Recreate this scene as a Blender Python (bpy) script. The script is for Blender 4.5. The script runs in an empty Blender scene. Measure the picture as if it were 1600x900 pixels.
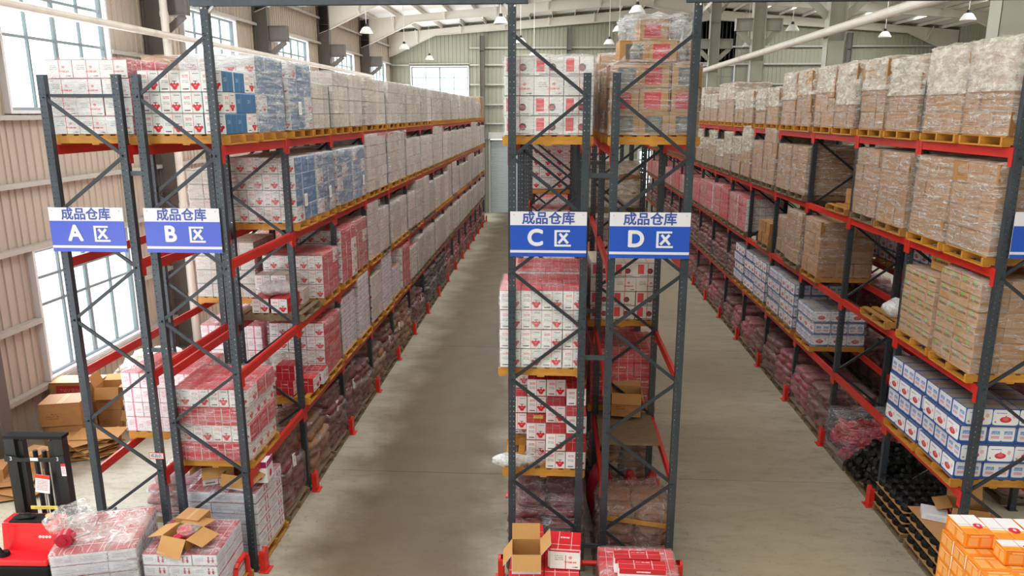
import bpy, bmesh, math, random
import numpy as np
from mathutils import Vector, Matrix
random.seed(7); np.random.seed(7)
R = math.radians
SC = bpy.context.scene
COL = SC.collection

# ------------------------------------------------------------------ camera, world, light, exposure
cam = bpy.data.cameras.new('camera'); cam_o = bpy.data.objects.new('camera', cam); COL.objects.link(cam_o)
cam.sensor_width = 36.0; cam.lens = 1165.0/1600*36.0; cam.clip_end = 300; cam.clip_start = 0.1
cam_o.location = (0, 0, 6.8); cam_o.rotation_euler = (R(90-13.235), 0, R(3.252))
SC.camera = cam_o
SC.view_settings.view_transform = 'Standard'; SC.view_settings.look = 'None'
SC.view_settings.gamma = 1.0; SC.view_settings.use_curve_mapping = False
SC.view_settings.exposure = 0.0
SC.cycles.transparent_max_bounces = 24
SC.cycles.max_bounces = 8; SC.cycles.diffuse_bounces = 5; SC.cycles.glossy_bounces = 2
SC.cycles.caustics_reflective = False; SC.cycles.caustics_refractive = False
W = bpy.data.worlds.new('world'); SC.world = W; W.use_nodes = True
bg = W.node_tree.nodes['Background']; bg.inputs[0].default_value = (0.93, 0.98, 1.0, 1); bg.inputs[1].default_value = 4.0

def area(name, loc, sx, sy, power, rot, col=(1, 1, 1)):
    l = bpy.data.lights.new(name, 'AREA'); l.shape = 'RECTANGLE'; l.size = sx; l.size_y = sy
    l.energy = power; l.color = col
    o = bpy.data.objects.new(name, l); COL.objects.link(o); o.location = loc; o.rotation_euler = rot
    return o

# building frame lines
XW, XC, XE = -11.2, 7.2, 25.6          # window wall, central column line, far right wall
YB, YF = -10.25, 51.75                 # wall behind the camera, far wall
COLY = [-10.25+7.75*i for i in range(9)]   # column lines (last one stands in the far wall)
WINY = [-6.37+7.75*i for i in range(8)]    # window centres of the window wall
def roof_z(x):
    return 12.1 + (min(x, 2*XC-x)-XW)*0.085
SKY_P, WIN_P = 440, 360
for i, wy in enumerate(WINY):
    area('skylight_daylight', (-2.2, wy, roof_z(-2.2)-0.09), 9.0, 1.5, SKY_P, (0, R(-4.9), 0), (1, .985, .95))
    area('skylight_daylight', (16.9, wy, roof_z(16.9)-0.09), 9.0, 1.5, SKY_P*(1.5 if wy < 12 else 1.0), (0, R(4.9), 0), (1, .985, .95))
for i, wy in enumerate(WINY):
    area('window_daylight', (XW+0.06, wy, 8.35), 2.8, 3.6, WIN_P, (0, R(-90), 0), (.96, .98, 1))
    area('window_daylight', (XW+0.06, wy, 2.5), 2.7, 3.6, WIN_P*(1.0), (0, R(-90), 0), (.96, .98, 1))
for x in (-7.8,):
    area('window_daylight', (x, YF-0.12, 8.7), 3.6, 2.0, 150, (R(-90), 0, 0), (.96, .98, 1))

# ------------------------------------------------------------------ node helpers / materials
def lin(c):
    if isinstance(c, str):
        c = [int(c[i:i+2], 16)/255 for i in (0, 2, 4)]
    return tuple(((v/12.92) if v <= .04045 else ((v+.055)/1.055)**2.4) for v in c[:3])+(1,)

class P:
    """material painted in layers of simple shapes in UV space"""
    def __init__(s, name, base, rough=.6, spec=.35, metal=0.0, var=.1):
        s.m = bpy.data.materials.new(name); s.m.use_nodes = True
        s.nt = s.m.node_tree; s.n = s.nt.nodes; s.l = s.nt.links
        s.b = s.n['Principled BSDF']; s.b.inputs['Roughness'].default_value = rough
        s.b.inputs['Specular IOR Level'].default_value = spec; s.b.inputs['Metallic'].default_value = metal
        s.var = var
        rgb = s.n.new('ShaderNodeRGB'); rgb.outputs[0].default_value = lin(base); s.cur = rgb.outputs[0]
        s._uv = None; s._oc = None
    def uv(s):
        if s._uv is None:
            s._uv = s.n.new('ShaderNodeUVMap').outputs[0]
        return s._uv
    def oc(s):
        if s._oc is None:
            s._oc = s.n.new('ShaderNodeTexCoord').outputs['Object']
        return s._oc
    def math(s, op, a, b=None, c=None):
        nd = s.n.new('ShaderNodeMath'); nd.operation = op
        for i, v in enumerate((a, b, c)):
            if v is None: continue
            if isinstance(v, (int, float)): nd.inputs[i].default_value = v
            else: s.l.new(v, nd.inputs[i])
        return nd.outputs[0]
    def vmath(s, op, a, *vs):
        nd = s.n.new('ShaderNodeVectorMath'); nd.operation = op
        for i, v in enumerate((a,)+vs):
            if isinstance(v, tuple): nd.inputs[i].default_value = v
            else: s.l.new(v, nd.inputs[i])
        return nd
    def mix(s, fac, col, op='MIX'):
        nd = s.n.new('ShaderNodeMix'); nd.data_type = 'RGBA'; nd.blend_type = op
        if isinstance(fac, (int, float)): nd.inputs[0].default_value = fac
        else: s.l.new(fac, nd.inputs[0])
        s.l.new(s.cur, nd.inputs[6])
        if isinstance(col, (str, tuple, list)): nd.inputs[7].default_value = lin(col)
        else: s.l.new(col, nd.inputs[7])
        s.cur = nd.outputs[2]; return s
    def _norm(s, cu, cv, hw, hh):
        return s.vmath('MULTIPLY_ADD', s.uv(), (1/hw, 1/hh, 0), (-cu/hw, -cv/hh, 0)).outputs[0]
    def m_rect(s, cu, cv, w, h):
        v = s.vmath('ABSOLUTE', s._norm(cu, cv, w/2, h/2)).outputs[0]
        sp = s.n.new('ShaderNodeSeparateXYZ'); s.l.new(v, sp.inputs[0])
        return s.math('LESS_THAN', s.math('MAXIMUM', sp.outputs[0], sp.outputs[1]), 1.0)
    def m_ell(s, cu, cv, rw, rh):
        return s.math('LESS_THAN', s.vmath('LENGTH', s._norm(cu, cv, rw, rh)).outputs['Value'], 1.0)
    def m_sup(s, cu, cv, w, h):
        v = s.vmath('ABSOLUTE', s._norm(cu, cv, w/2, h/2)).outputs[0]
        sp = s.n.new('ShaderNodeSeparateXYZ'); s.l.new(v, sp.inputs[0])
        return s.math('LESS_THAN', s.math('ADD', s.math('POWER', sp.outputs[0], 8), s.math('POWER', sp.outputs[1], 8)), 1.0)
    def rect(s, cu, cv, w, h, col): return s.mix(s.m_rect(cu, cv, w, h), col)
    def ell(s, cu, cv, rw, rh, col): return s.mix(s.m_ell(cu, cv, rw, rh), col)
    def sup(s, cu, cv, w, h, col): return s.mix(s.m_sup(cu, cv, w, h), col)
    def text(s, cu, cv, w, h, col, n=1, dens=.5, ch=22):
        """illegible small print: broken dashes in n lines"""
        no = s.n.new('ShaderNodeTexNoise'); no.inputs['Scale'].default_value = 1.0; no.inputs['Detail'].default_value = 0
        v = s.vmath('MULTIPLY', s.uv(), (ch/.3, n/h*1.0, 0)).outputs[0]
        s.l.new(v, no.inputs['Vector'])
        sp = s.n.new('ShaderNodeSeparateXYZ'); s.l.new(s.uv(), sp.inputs[0])
        fr = s.math('FRACT', s.math('MULTIPLY', s.math('SUBTRACT', sp.outputs[1], cv-h/2), n/h))
        k = s.math('MULTIPLY', s.math('LESS_THAN', fr, .62), s.math('GREATER_THAN', no.outputs[0], dens))
        return s.mix(s.math('MULTIPLY', k, s.m_rect(cu, cv, w, h)), col)
    def noise(s, scale, amount, detail=3, stretch=(1, 1, 1), col='000000', lo=.4, hi=.7):
        no = s.n.new('ShaderNodeTexNoise'); no.inputs['Scale'].default_value = scale; no.inputs['Detail'].default_value = detail
        s.l.new(s.vmath('MULTIPLY', s.oc(), stretch).outputs[0], no.inputs['Vector'])
        mr = s.n.new('ShaderNodeMapRange'); mr.inputs[1].default_value = lo; mr.inputs[2].default_value = hi; mr.inputs[4].default_value = amount
        s.l.new(no.outputs[0], mr.inputs[0])
        return s.mix(mr.outputs[0], col)
    def bump(s, scale, strength, stretch=(1, 1, 1), dist=.01, detail=3):
        no = s.n.new('ShaderNodeTexNoise'); no.inputs['Scale'].default_value = scale; no.inputs['Detail'].default_value = detail
        s.l.new(s.vmath('MULTIPLY', s.oc(), stretch).outputs[0], no.inputs['Vector'])
        b = s.n.new('ShaderNodeBump'); b.inputs['Strength'].default_value = strength; b.inputs['Distance'].default_value = dist
        s.l.new(no.outputs[0], b.inputs['Height']); s.l.new(b.outputs[0], s.b.inputs['Normal']); return s
    def done(s):
        if s.var:
            oi = s.n.new('ShaderNodeObjectInfo')
            f = s.math('MULTIPLY', oi.outputs['Random'], s.var)
            s.mix(f, '3a3028', 'MIX')
        s.l.new(s.cur, s.b.inputs['Base Color']); return s.m

def plain(name, col, rough=.6, spec=.35, metal=0.0, var=0.0): return P(name, col, rough, spec, metal, var).done()

M = {}
M['steel'] = P('grey_rack_steel', '3f474e', .42, .5, .25, .06).noise(9, .2, 4, (1, 1, .3), '5e6870').done()
M['steel_dk'] = P('dark_rack_steel', '2d343b', .45, .5, .2, .1).done()
M['red_beam'] = P('red_beam_paint', 'cf2a20', .38, .5, 0, .12).noise(5, .25, 4, (1, .4, 1), '8a1a16').done()
M['red_guard'] = P('red_guard_paint', 'd92a1e', .4, .5, 0, .08).noise(14, .4, 4, (1, 1, 1), '6b1c16', .58, .72).done()
M['red_gloss'] = plain('red_cover_plastic', 'd81f26', .25, .6)
M['black'] = P('black_metal', '17181a', .45, .5, .1, 0).done()
M['rubber'] = plain('black_rubber', '121212', .8, .2)
M['white_metal'] = plain('white_enamel', 'e9e9e4', .4, .5)
M['wood'] = P('pallet_wood', 'c08a44', .65, .3, 0, .25).noise(6, .45, 5, (1, 8, 1), '7a4d1f').done()
M['wood_y'] = P('varnished_pallet_wood', 'cf9238', .5, .4, 0, .15).noise(5, .4, 5, (1, 8, 6), '94591a').noise(3, .8, 2, (1, 1, 1), '5c3712', .7, .74).done()
M['wood_g'] = P('weathered_pallet_wood', '8d7a5e', .75, .2, 0, .25).noise(6, .45, 5, (1, 8, 1), '5b4a36').done()
M['inner'] = P('raw_cardboard', 'b98a55', .8, .2, 0, .1).noise(40, .15, 3, (1, 1, 4), '8a6030').done()
M['paper'] = P('paper_label', 'f2f1ec', .6, .3, 0, .04).text(.5, .5, .7, .7, '8a8a8a', 7, .5).done()
M['yellow_paper'] = P('yellow_paper', 'e3cf62', .6, .3, 0, .04).text(.5, .5, .7, .6, 'a08a3a', 4, .5).done()
M['tape'] = plain('clear_tape', 'caa56c', .25, .5)

def valve_print(name, red='c9202c', seg='e8585f'):
    p = P(name, 'ebe9e6', .42, .4, 0, .06)
    p.rect(.75, .5, .5, 1, 'dedddb')
    p.rect(.49, .5, .022, 1, 'd8303a').rect(.5, .985, 1, .03, 'c9c6c3')
    p.text(.26, .76, .3, .15, 'd9474f', 2, .42, 30).text(.25, .5, .32, .16, '9b9b9b', 2, .45)
    p.text(.24, .14, .3, .09, '3c3c40', 1, .3, 34)
    p.text(.78, .88, .3, .06, '77777a', 1, .3, 34)
    p.rect(.74, .5, .2, .035, '2a2a2e').rect(.74, .45, .04, .1, '7c2228')
    p.ell(.74, .27, .15, .13, red).ell(.59, .34, .075, .08, red).ell(.89, .34, .075, .08, red)
    p.ell(.74, .17, .11, .08, red).ell(.74, .3, .06, .05, 'ee6a6e').rect(.74, .38, .09, .08, red)
    return p.done()
M['valve'] = valve_print('white_valve_carton_print')
def redside(name, base):
    p = P(name, base, .4, .4, 0, .12)
    return p.rect(.33, .5, .012, 1, 'f0dcdc').rect(.72, .5, .012, 1, 'f0dcdc').rect(.5, .52, 1, .014, 'f0dcdc').text(.52, .78, .3, .1, 'f4e6e6', 1, .45).rect(.5, .99, 1, .02, '8c1820').done()
M['redside'] = redside('red_carton_side', 'c22733')
M['redtop'] = redside('red_carton_top', 'c93038')
M['pinkside'] = P('pink_white_carton_side', 'efe2e4', .45, .4, 0, .06).rect(.5, .5, .1, 1, 'e06a8a').text(.25, .6, .3, .4, 'd48a9a', 4, .45).text(.8, .4, .25, .3, 'b06a8a', 3).done()
M['blueside'] = P('blue_carton_side', '38719f', .4, .4, 0, .14).rect(.5, .5, .012, 1, '9cc6e8').rect(.5, .97, 1, .05, '5a9ad0').text(.3, .6, .25, .2, 'bcd8ee', 3, .5).done()
M['paletop'] = P('pale_carton_top', 'cfc3b6', .5, .35, 0, .1).rect(.5, .5, .06, 1, 'b9a78f').done()
M['pale'] = P('pale_carton_print', 'dbd4cb', .48, .35, 0, .24).rect(.5, .5, .02, 1, 'd99a98').rect(.5, .5, 1, .012, 'd9aaa4').text(.25, .68, .3, .3, 'd5a09c', 3, .45).text(.76, .3, .3, .3, 'a8a29c', 3, .5).rect(.5, .98, 1, .04, '8a8076').done()  # dark top edge paints in the shade of the gap between cartons
M['paleside'] = P('pale_carton_side', 'd6cdc2', .5, .35, 0, .3).text(.4, .5, .5, .5, 'b3a698', 4, .5).rect(.5, .985, 1, .03, '7d7264').rect(.015, .5, .03, 1, '8f8374').done()  # dark edges paint in the shaded seams between cartons
def strap(name, logo):
    p = P(name, 'e6e3df', .48, .35, 0, .06)
    if logo == 'red':
        p.rect(.2, .55, .28, .7, 'e2555c').ell(.62, .42, .13, .2, '6d4a4c').ell(.62, .42, .06, .1, 'c04048').text(.5, .08, .7, .06, '30303a', 1, .3, 30)
    elif logo == 'green':
        p.text(.25, .5, .3, .66, '97a39b', 6, .5).rect(.78, .84, .14, .12, '37c26a')
    else:
        p.text(.3, .6, .3, .3, '8b8b8b', 3, .5).text(.68, .38, .4, .14, 'dc5a60', 1, .4).ell(.68, .6, .06, .08, 'e3888c').text(.85, .12, .2, .08, '333333', 1, .4)
    p.rect(.52, .5, .028, 1, 'd3303a').rect(.5, .985, 1, .03, 'a8a39c')
    return p.done()
M['strap_a'] = strap('white_strapped_carton_print', 'red'); M['strap_b'] = strap('white_green_dot_carton_print', 'green'); M['strap_c'] = strap('white_logo_carton_print', 'logo')
M['brown'] = P('brown_carton_side', 'a87848', .65, .25, 0, .18).noise(8, .18, 3, (1, 1, 2), '6f4a26').rect(.5, .985, 1, .02, '6f4a2a').text(.3, .45, .3, .3, '80552f', 3, .5).done()
M['brown_end'] = P('brown_carton_end', 'b0804e', .65, .25, 0, .18).rect(.5, .985, 1, .02, '6f4a2a').text(.55, .5, .5, .4, '7a5636', 4, .5).done()
M['browntop'] = P('brown_carton_top', 'b5875a', .65, .25, 0, .12).rect(.5, .5, .11, 1, 'c8a274').rect(.5, .5, .008, 1, '6f4a2a').done()
M['brown_red'] = P('brown_carton_red_label', 'a47a4b', .6, .25, 0, .1).rect(.42, .47, .58, .74, 'b3343a').text(.42, .6, .4, .2, 'd8898a', 2, .5).rect(.5, .985, 1, .03, '6a4828').rect(.97, .5, .04, 1, '6a4828').done()
M['brown_grey'] = P('brown_carton_grey_label', 'a47a4b', .6, .25, 0, .1).rect(.5, .47, .6, .74, '5c5a55').ell(.5, .47, .2, .28, '77736b').rect(.5, .985, 1, .03, '6a4828').done()
M['gdot'] = P('brown_carton_green_dot', 'b88a4c', .6, .25, 0, .1).rect(.5, .97, 1, .05, '5d4222').text(.5, .66, .86, .26, '4a3a2a', 1, .42, 26).rect(.5, .5, .94, .015, '6a4c2a').rect(.36, .8, .16, .24, '3fc84c').text(.5, .25, .5, .3, '9a7240', 2).done()
def bluewhite(name, side):
    p = P(name, '2c559c', .38, .45, 0, .08)
    if not side:
        p.sup(.5, .56, 1.0, .92, 'dfe0e6').sup(.5, .57, .97, .88, 'efeef0').ell(.5, .42, .22, .17, 'cf3a44').ell(.5, .46, .12, .1, 'e06a6e').rect(.5, .6, .04, .12, 'cf3a44')
        p.text(.32, .8, .4, .08, '6a7aa8', 1, .4, 30).ell(.82, .62, .07, .12, 'e9b8ba').rect(.12, .28, .06, .1, '8a8a50').rect(.5, .99, 1, .02, '20407c')
    else:
        for c in (.27, .73):
            p.sup(c, .58, .47, .86, 'e4e4ea').rect(c, .64, .3, .2, '5b8ccc').rect(c, .38, .3, .16, 'e0a8ae').text(c, .64, .26, .16, 'dfe8f4', 2, .5)
        p.rect(.5, .99, 1, .02, '20407c')
    return p.done()
M['bw'] = bluewhite('blue_white_carton_front', 0); M['bws'] = bluewhite('blue_white_carton_side', 1)
M['bwt'] = P('blue_white_carton_top', '8b8078', .5, .35, 0, .1).rect(.5, .5, .05, 1, '5c524a').rect(.02, .5, .05, 1, '2c559c').rect(.98, .5, .05, 1, '2c559c').done()
M['flat'] = P('flat_white_carton_side', 'e4e4ea', .45, .4, 0, .05).ell(.66, .42, .05, .2, 'b3203c').ell(.66, .72, .035, .12, 'b3203c').ell(.84, .42, .05, .2, 'b3203c').rect(.84, .72, .07, .1, 'b3203c').text(.27, .55, .34, .4, 'a9a9b6', 3, .45).rect(.5, .985, 1, .03, 'b9b9c4').done()
M['flat_end'] = P('flat_white_carton_end', 'dcdde6', .45, .4, 0, .05).text(.5, .5, .7, .5, 'b4b6c4', 3, .45).rect(.5, .985, 1, .03, 'a9abbb').done()
M['flat_top'] = P('flat_carton_red_top', 'a82430', .4, .4, 0, .1).rect(.3, .5, .016, 1, 'f4e8e8').rect(.74, .5, .016, 1, 'f4e8e8').rect(.5, .4, 1, .02, 'f4e8e8').text(.52, .7, .3, .14, 'e8c4c4', 1, .4).rect(.5, .99, 1, .02, 'e8c4c4').done()
M['red'] = P('red_carton_print', 'd3222c', .38, .45, 0, .06).rect(.3, .5, .014, 1, 'f8e4e4').rect(.72, .5, .014, 1, 'f8e4e4').rect(.5, .3, 1, .016, 'f8e4e4').text(.5, .7, .3, .12, 'f4dcdc', 1, .42).done()
M['orange'] = P('orange_carton_side', 'f08a24', .4, .4, 0, .05).rect(.27, .42, .36, .6, 'f0ac62').rect(.74, .42, .36, .6, 'f0ac62').text(.5, .86, .7, .14, 'f7d2a4', 1, .4).rect(.5, .985, 1, .03, 'c86a14').done()
M['orange_front'] = P('orange_carton_white_front', 'efecec', .4, .4, 0, .03).rect(.57, .5, .02, 1, 'c8203c').text(.32, .68, .36, .16, '9a9a9e', 1, .4).rect(.3, .2, .12, .26, 'd05a64').text(.3, .5, .3, .08, 'b0b0b4', 1).rect(.5, .02, 1, .04, 'f08a24').done()
M['orange_top'] = P('orange_carton_top', 'efecec', .4, .4, 0, .03).rect(.5, .14, 1, .3, 'f0932c').rect(.5, .34, 1, .12, 'f5b860').rect(.45, .5, .016, 1, 'd0306a').rect(.3, .48, .55, .014, 'd0306a').ell(.7, .4, .16, .14, 'd52a3e').ell(.66, .33, .09, .08, 'd52a3e').ell(.8, .46, .08, .07, 'd52a3e').ell(.73, .43, .05, .05, 'f7d0d0').done()
M['pinkbox'] = P('magenta_lid_carton', 'efedf0', .4, .4, 0, 0).rect(.5, .86, 1, .3, 'a8236e').ell(.55, .28, .2, .16, 'c9202c').rect(.55, .45, .3, .03, '2a2a2e').rect(.55, .4, .05, .12, 'c9202c').text(.25, .86, .2, .08, 'e8b8d8', 1).text(.6, .64, .4, .06, '9a9a9a', 1).done()
M['sack'] = P('dark_red_sack', '6d2328', .5, .4, 0, .3).noise(7, .55, 4, (1, 1, 2), '8d6a58').bump(9, .8, (1, 1, 1), .03).done()
M['sack_p'] = P('pink_red_sack', '9c2f42', .45, .4, 0, .3).noise(7, .5, 4, (1, 1, 2), 'c07a84').bump(9, .8, (1, 1, 1), .03).done()
M['sack_t'] = P('tan_sack', '93704e', .6, .3, 0, .3).noise(6, .5, 4, (1, 1, 2), 'b4563c').bump(9, .8, (1, 1, 1), .03).done()
M['sack_w'] = P('white_red_sack', 'b98d88', .5, .4, 0, .3).noise(6, .7, 4, (1, 1, 1), '8e2a30').bump(9, .8, (1, 1, 1), .03).done()
M['redcloth'] = P('red_woven_bag', '9e1620', .6, .3, 0, .1).noise(12, .4, 4, (1, 1, .4), '5a0c12').bump(14, .9, (1, 1, .3), .03).done()
M['casting'] = P('black_casting', '0b0b0c', .5, .4, .2, .0).done()
M['darkwrap'] = P('dark_grey_bundle', '2c2f30', .4, .5, 0, .2).noise(8, .4, 4, (1, 1, 1), '50504c').bump(9, .8, (1, 1, 1), .03).done()

def film(name, lo, hi, haze='e9ebee', crease=.3, scale=1.0, rough=.16, stretch=(1.5, 1.5, 14)):
    m = bpy.data.materials.new(name); m.use_nodes = True
    nt = m.node_tree; n = nt.nodes; l = nt.links
    b = n['Principled BSDF']; out = n['Material Output']
    b.inputs['Base Color'].default_value = lin(haze); b.inputs['Roughness'].default_value = rough
    b.inputs['Specular IOR Level'].default_value = .8
    tr = n.new('ShaderNodeBsdfTransparent'); mx = n.new('ShaderNodeMixShader')
    tc = n.new('ShaderNodeTexCoord'); oi = n.new('ShaderNodeObjectInfo')
    va = n.new('ShaderNodeVectorMath'); va.operation = 'MULTIPLY_ADD'; va.inputs[1].default_value = stretch
    l.new(tc.outputs['Object'], va.inputs[0])
    mu = n.new('ShaderNodeMath'); mu.operation = 'MULTIPLY'; mu.inputs[1].default_value = 37.0; l.new(oi.outputs['Random'], mu.inputs[0])
    cv = n.new('ShaderNodeCombineXYZ')
    for i in range(3): l.new(mu.outputs[0], cv.inputs[i])
    l.new(cv.outputs[0], va.inputs[2])
    no = n.new('ShaderNodeTexNoise'); no.inputs['Scale'].default_value = 1.6*scale; no.inputs['Detail'].default_value = 5; no.inputs['Roughness'].default_value = .65
    no.inputs['Distortion'].default_value = .25
    l.new(va.outputs[0], no.inputs['Vector'])
    mr = n.new('ShaderNodeMapRange'); mr.inputs[1].default_value = .42; mr.inputs[2].default_value = .72; mr.inputs[3].default_value = lo; mr.inputs[4].default_value = hi
    l.new(no.outputs[0], mr.inputs[0])
    n2 = n.new('ShaderNodeTexNoise'); n2.inputs['Scale'].default_value = 2.6*scale; n2.inputs['Detail'].default_value = 2; n2.inputs['Distortion'].default_value = .8
    vb = n.new('ShaderNodeVectorMath'); vb.operation = 'MULTIPLY'; vb.inputs[1].default_value = (1, 1, .45); l.new(va.outputs[0], vb.inputs[0]); l.new(vb.outputs[0], n2.inputs['Vector'])
    s1 = n.new('ShaderNodeMath'); s1.operation = 'SUBTRACT'; s1.inputs[1].default_value = .5; l.new(n2.outputs[0], s1.inputs[0])
    s2 = n.new('ShaderNodeMath'); s2.operation = 'ABSOLUTE'; l.new(s1.outputs[0], s2.inputs[0])
    m3 = n.new('ShaderNodeMapRange'); m3.inputs[1].default_value = .022; m3.inputs[2].default_value = 0; m3.inputs[4].default_value = crease; l.new(s2.outputs[0], m3.inputs[0])
    ad = n.new('ShaderNodeMath'); ad.operation = 'ADD'; ad.use_clamp = True; l.new(mr.outputs[0], ad.inputs[0]); l.new(m3.outputs[0], ad.inputs[1])
    l.new(ad.outputs[0], mx.inputs[0])
    bp = n.new('ShaderNodeBump'); bp.inputs['Strength'].default_value = .9; bp.inputs['Distance'].default_value = .04
    l.new(no.outputs[0], bp.inputs['Height']); l.new(bp.outputs[0], b.inputs['Normal'])
    l.new(tr.outputs[0], mx.inputs[1]); l.new(b.outputs[0], mx.inputs[2]); l.new(mx.outputs[0], out.inputs[0])
    return m
M['film'] = film('stretch_film', .05, .38)
M['film2'] = film('milky_stretch_film', .12, .58, 'dcdad4', .5, 1.0)
M['film3'] = film('cloudy_stretch_film', .35, .88, 'e6e0d0', .25, 1.5, .22, (2.2, 2.2, 3.2))
M['film_b'] = film('hazy_stretch_film', .22, .82, 'd2d6da', .5, 1.1, .18, (1.2, 1.2, 9))
M['film_r'] = film('dull_stretch_film', .1, .5, 'b9a6a0', .4, 1.2, .2, (2.5, 2.5, 5))
M['bag'] = film('plastic_bag_film', .5, .95, 'eeeeee', .4, 2.2, .2, (3, 3, 3))

def perf():
    p = P('perforated_upright_steel', '363e45', .42, .5, .25, .05)
    p.noise(9, .2, 4, (1, 1, .3), '59636b')
    sp = p.n.new('ShaderNodeSeparateXYZ'); p.l.new(p.oc(), sp.inputs[0])
    fx = p.math('ABSOLUTE', p.math('SUBTRACT', p.math('ABSOLUTE', sp.outputs[0]), .026))
    fz = p.math('ABSOLUTE', p.math('SUBTRACT', p.math('FRACT', p.math('MULTIPLY', sp.outputs[2], 1/.076)), .5))
    d = p.math('ADD', p.math('POWER', p.math('MULTIPLY', fx, 1/.0065), 2), p.math('POWER', p.math('MULTIPLY', fz, .076/.0075), 2))
    onf = p.math('LESS_THAN', sp.outputs[1], -.035)      # only the web facing out has holes
    a = p.math('SUBTRACT', 1.0, p.math('MULTIPLY', p.math('LESS_THAN', d, 1.0), onf))
    p.l.new(a, p.b.inputs['Alpha'])
    return p.done()
M['perf'] = perf()

def concrete():
    p = P('concrete_floor', 'aaa28f', .5, .35, 0, 0)
    def big(sc, st, lo, hi, amt, col, det=4, dis=0):
        no = p.n.new('ShaderNodeTexNoise'); no.inputs['Scale'].default_value = sc; no.inputs['Detail'].default_value = det; no.inputs['Distortion'].default_value = dis
        geo = p.n.new('ShaderNodeNewGeometry')
        p.l.new(p.vmath('MULTIPLY', geo.outputs['Position'], st).outputs[0], no.inputs['Vector'])
        mr = p.n.new('ShaderNodeMapRange'); mr.inputs[1].default_value = lo; mr.inputs[2].default_value = hi; mr.inputs[4].default_value = amt
        p.l.new(no.outputs[0], mr.inputs[0]); p.mix(mr.outputs[0], col); return no
    big(.35, (1, .5, 1), .35, .7, .4, '8d8470')
    big(1.3, (.5, 1.6, 1), .42, .7, .5, 'c0baa8', 5)
    big(5, (.6, 1.4, 1), .5, .75, .45, '776e5c', 6, .6)
    big(16, (1, 1, 1), .62, .72, .5, '4b4439', 3)
    # worn wheel path in left aisle; right aisle's brighter light painted as lighter strip
    geo = p.n.new('ShaderNodeNewGeometry'); sp = p.n.new('ShaderNodeSeparateXYZ'); p.l.new(geo.outputs['Position'], sp.inputs[0])
    for c, hw in ((-2.3, 1.7), (3.7, 1.5)):
        d = p.math('ABSOLUTE', p.math('SUBTRACT', sp.outputs[0], c))
        mr = p.n.new('ShaderNodeMapRange'); mr.interpolation_type = 'SMOOTHSTEP'
        mr.inputs[1].default_value = hw+.45; mr.inputs[2].default_value = hw-.95; mr.inputs[3].default_value = 0; mr.inputs[4].default_value = .88 if c < 0 else .5
        ne = p.n.new('ShaderNodeTexNoise'); ne.inputs['Scale'].default_value = .9; ne.inputs['Detail'].default_value = 5; p.l.new(geo.outputs['Position'], ne.inputs['Vector'])
        d = p.math('ADD', d, p.math('MULTIPLY', p.math('SUBTRACT', ne.outputs[0], .5), 1.6))
        p.l.new(d, mr.inputs[0]); p.mix(mr.outputs[0], '56452a' if c < 0 else 'a89b7c')
    no = big(1.6, (1, 1, 1), .4, .8, 0, '000000')
    rr = p.n.new('ShaderNodeMapRange'); rr.inputs[3].default_value = .36; rr.inputs[4].default_value = .62
    p.l.new(no.outputs[0], rr.inputs[0]); p.l.new(rr.outputs[0], p.b.inputs['Roughness'])
    return p.done()
M['floor'] = concrete()
M['joint'] = plain('joint_filler', '3f3930', .8, .2)
M['wall_w'] = P('cream_wall_sheet', 'b9aea0', .55, .35, 0, 0).noise(.8, .2, 3, (1, 1, .3), '9a8f84').done()
M['wall_f'] = P('green_grey_wall_sheet', '9c9c8a', .55, .35, 0, 0).noise(.6, .2, 3, (1, 1, .3), '8a8a7a').done()
M['girt'] = plain('galvanised_girt', 'b4b2ac', .5, .4, .1)
M['column'] = P('brown_grey_column_paint', '6f6963', .55, .35, 0, .1).noise(3, .2, 3, (1, 1, .4), '57524d').done()
M['column2'] = P('green_grey_column_paint', 'a5a598', .5, .35, 0, .08).noise(3, .15, 3, (1, 1, .4), '8b8b80').done()
M['rafter'] = plain('rafter_paint', 'ddd8ce', .5, .35)
M['roofsheet'] = plain('roof_lining', 'f2f2ee', .6, .3)
M['frame'] = plain('window_frame_grey', '7f8a8e', .4, .45, .1)
M['sill'] = plain('window_reveal_white', 'd9d8dc', .5, .4)
M['pipe'] = P('white_pipe', 'd7cfc6', .4, .45, 0, 0).noise(2.2, .35, 4, (1, 1, 1), '9c9184', .55, .75).done()
M['door'] = plain('roller_door_slat', 'a7afb0', .4, .45, .2)
M['outground'] = plain('outside_concrete', 'ecece8', .8, .2)
def glass():
    m = bpy.data.materials.new('window_glass'); m.use_nodes = True
    nt = m.node_tree; n = nt.nodes; l = nt.links
    for x in list(n):
        if x.type != 'OUTPUT_MATERIAL': n.remove(x)
    t = n.new('ShaderNodeBsdfTransparent'); t.inputs[0].default_value = (.9, .96, .97, 1)
    g = n.new('ShaderNodeBsdfGlossy'); g.inputs['Roughness'].default_value = .03
    mx = n.new('ShaderNodeMixShader'); mx.inputs[0].default_value = .07
    l.new(t.outputs[0], mx.inputs[1]); l.new(g.outputs[0], mx.inputs[2]); l.new(mx.outputs[0], n['Material Output'].inputs[0])
    return m
M['glass'] = glass()
M['sign_white'] = plain('sign_white', 'dcd9de', .35, .4)
M['sign_blue'] = plain('sign_blue', '2450b4', .35, .4)
M['sign_blue2'] = plain('sign_blue_ink', '3a4f9c', .35, .4)

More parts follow.
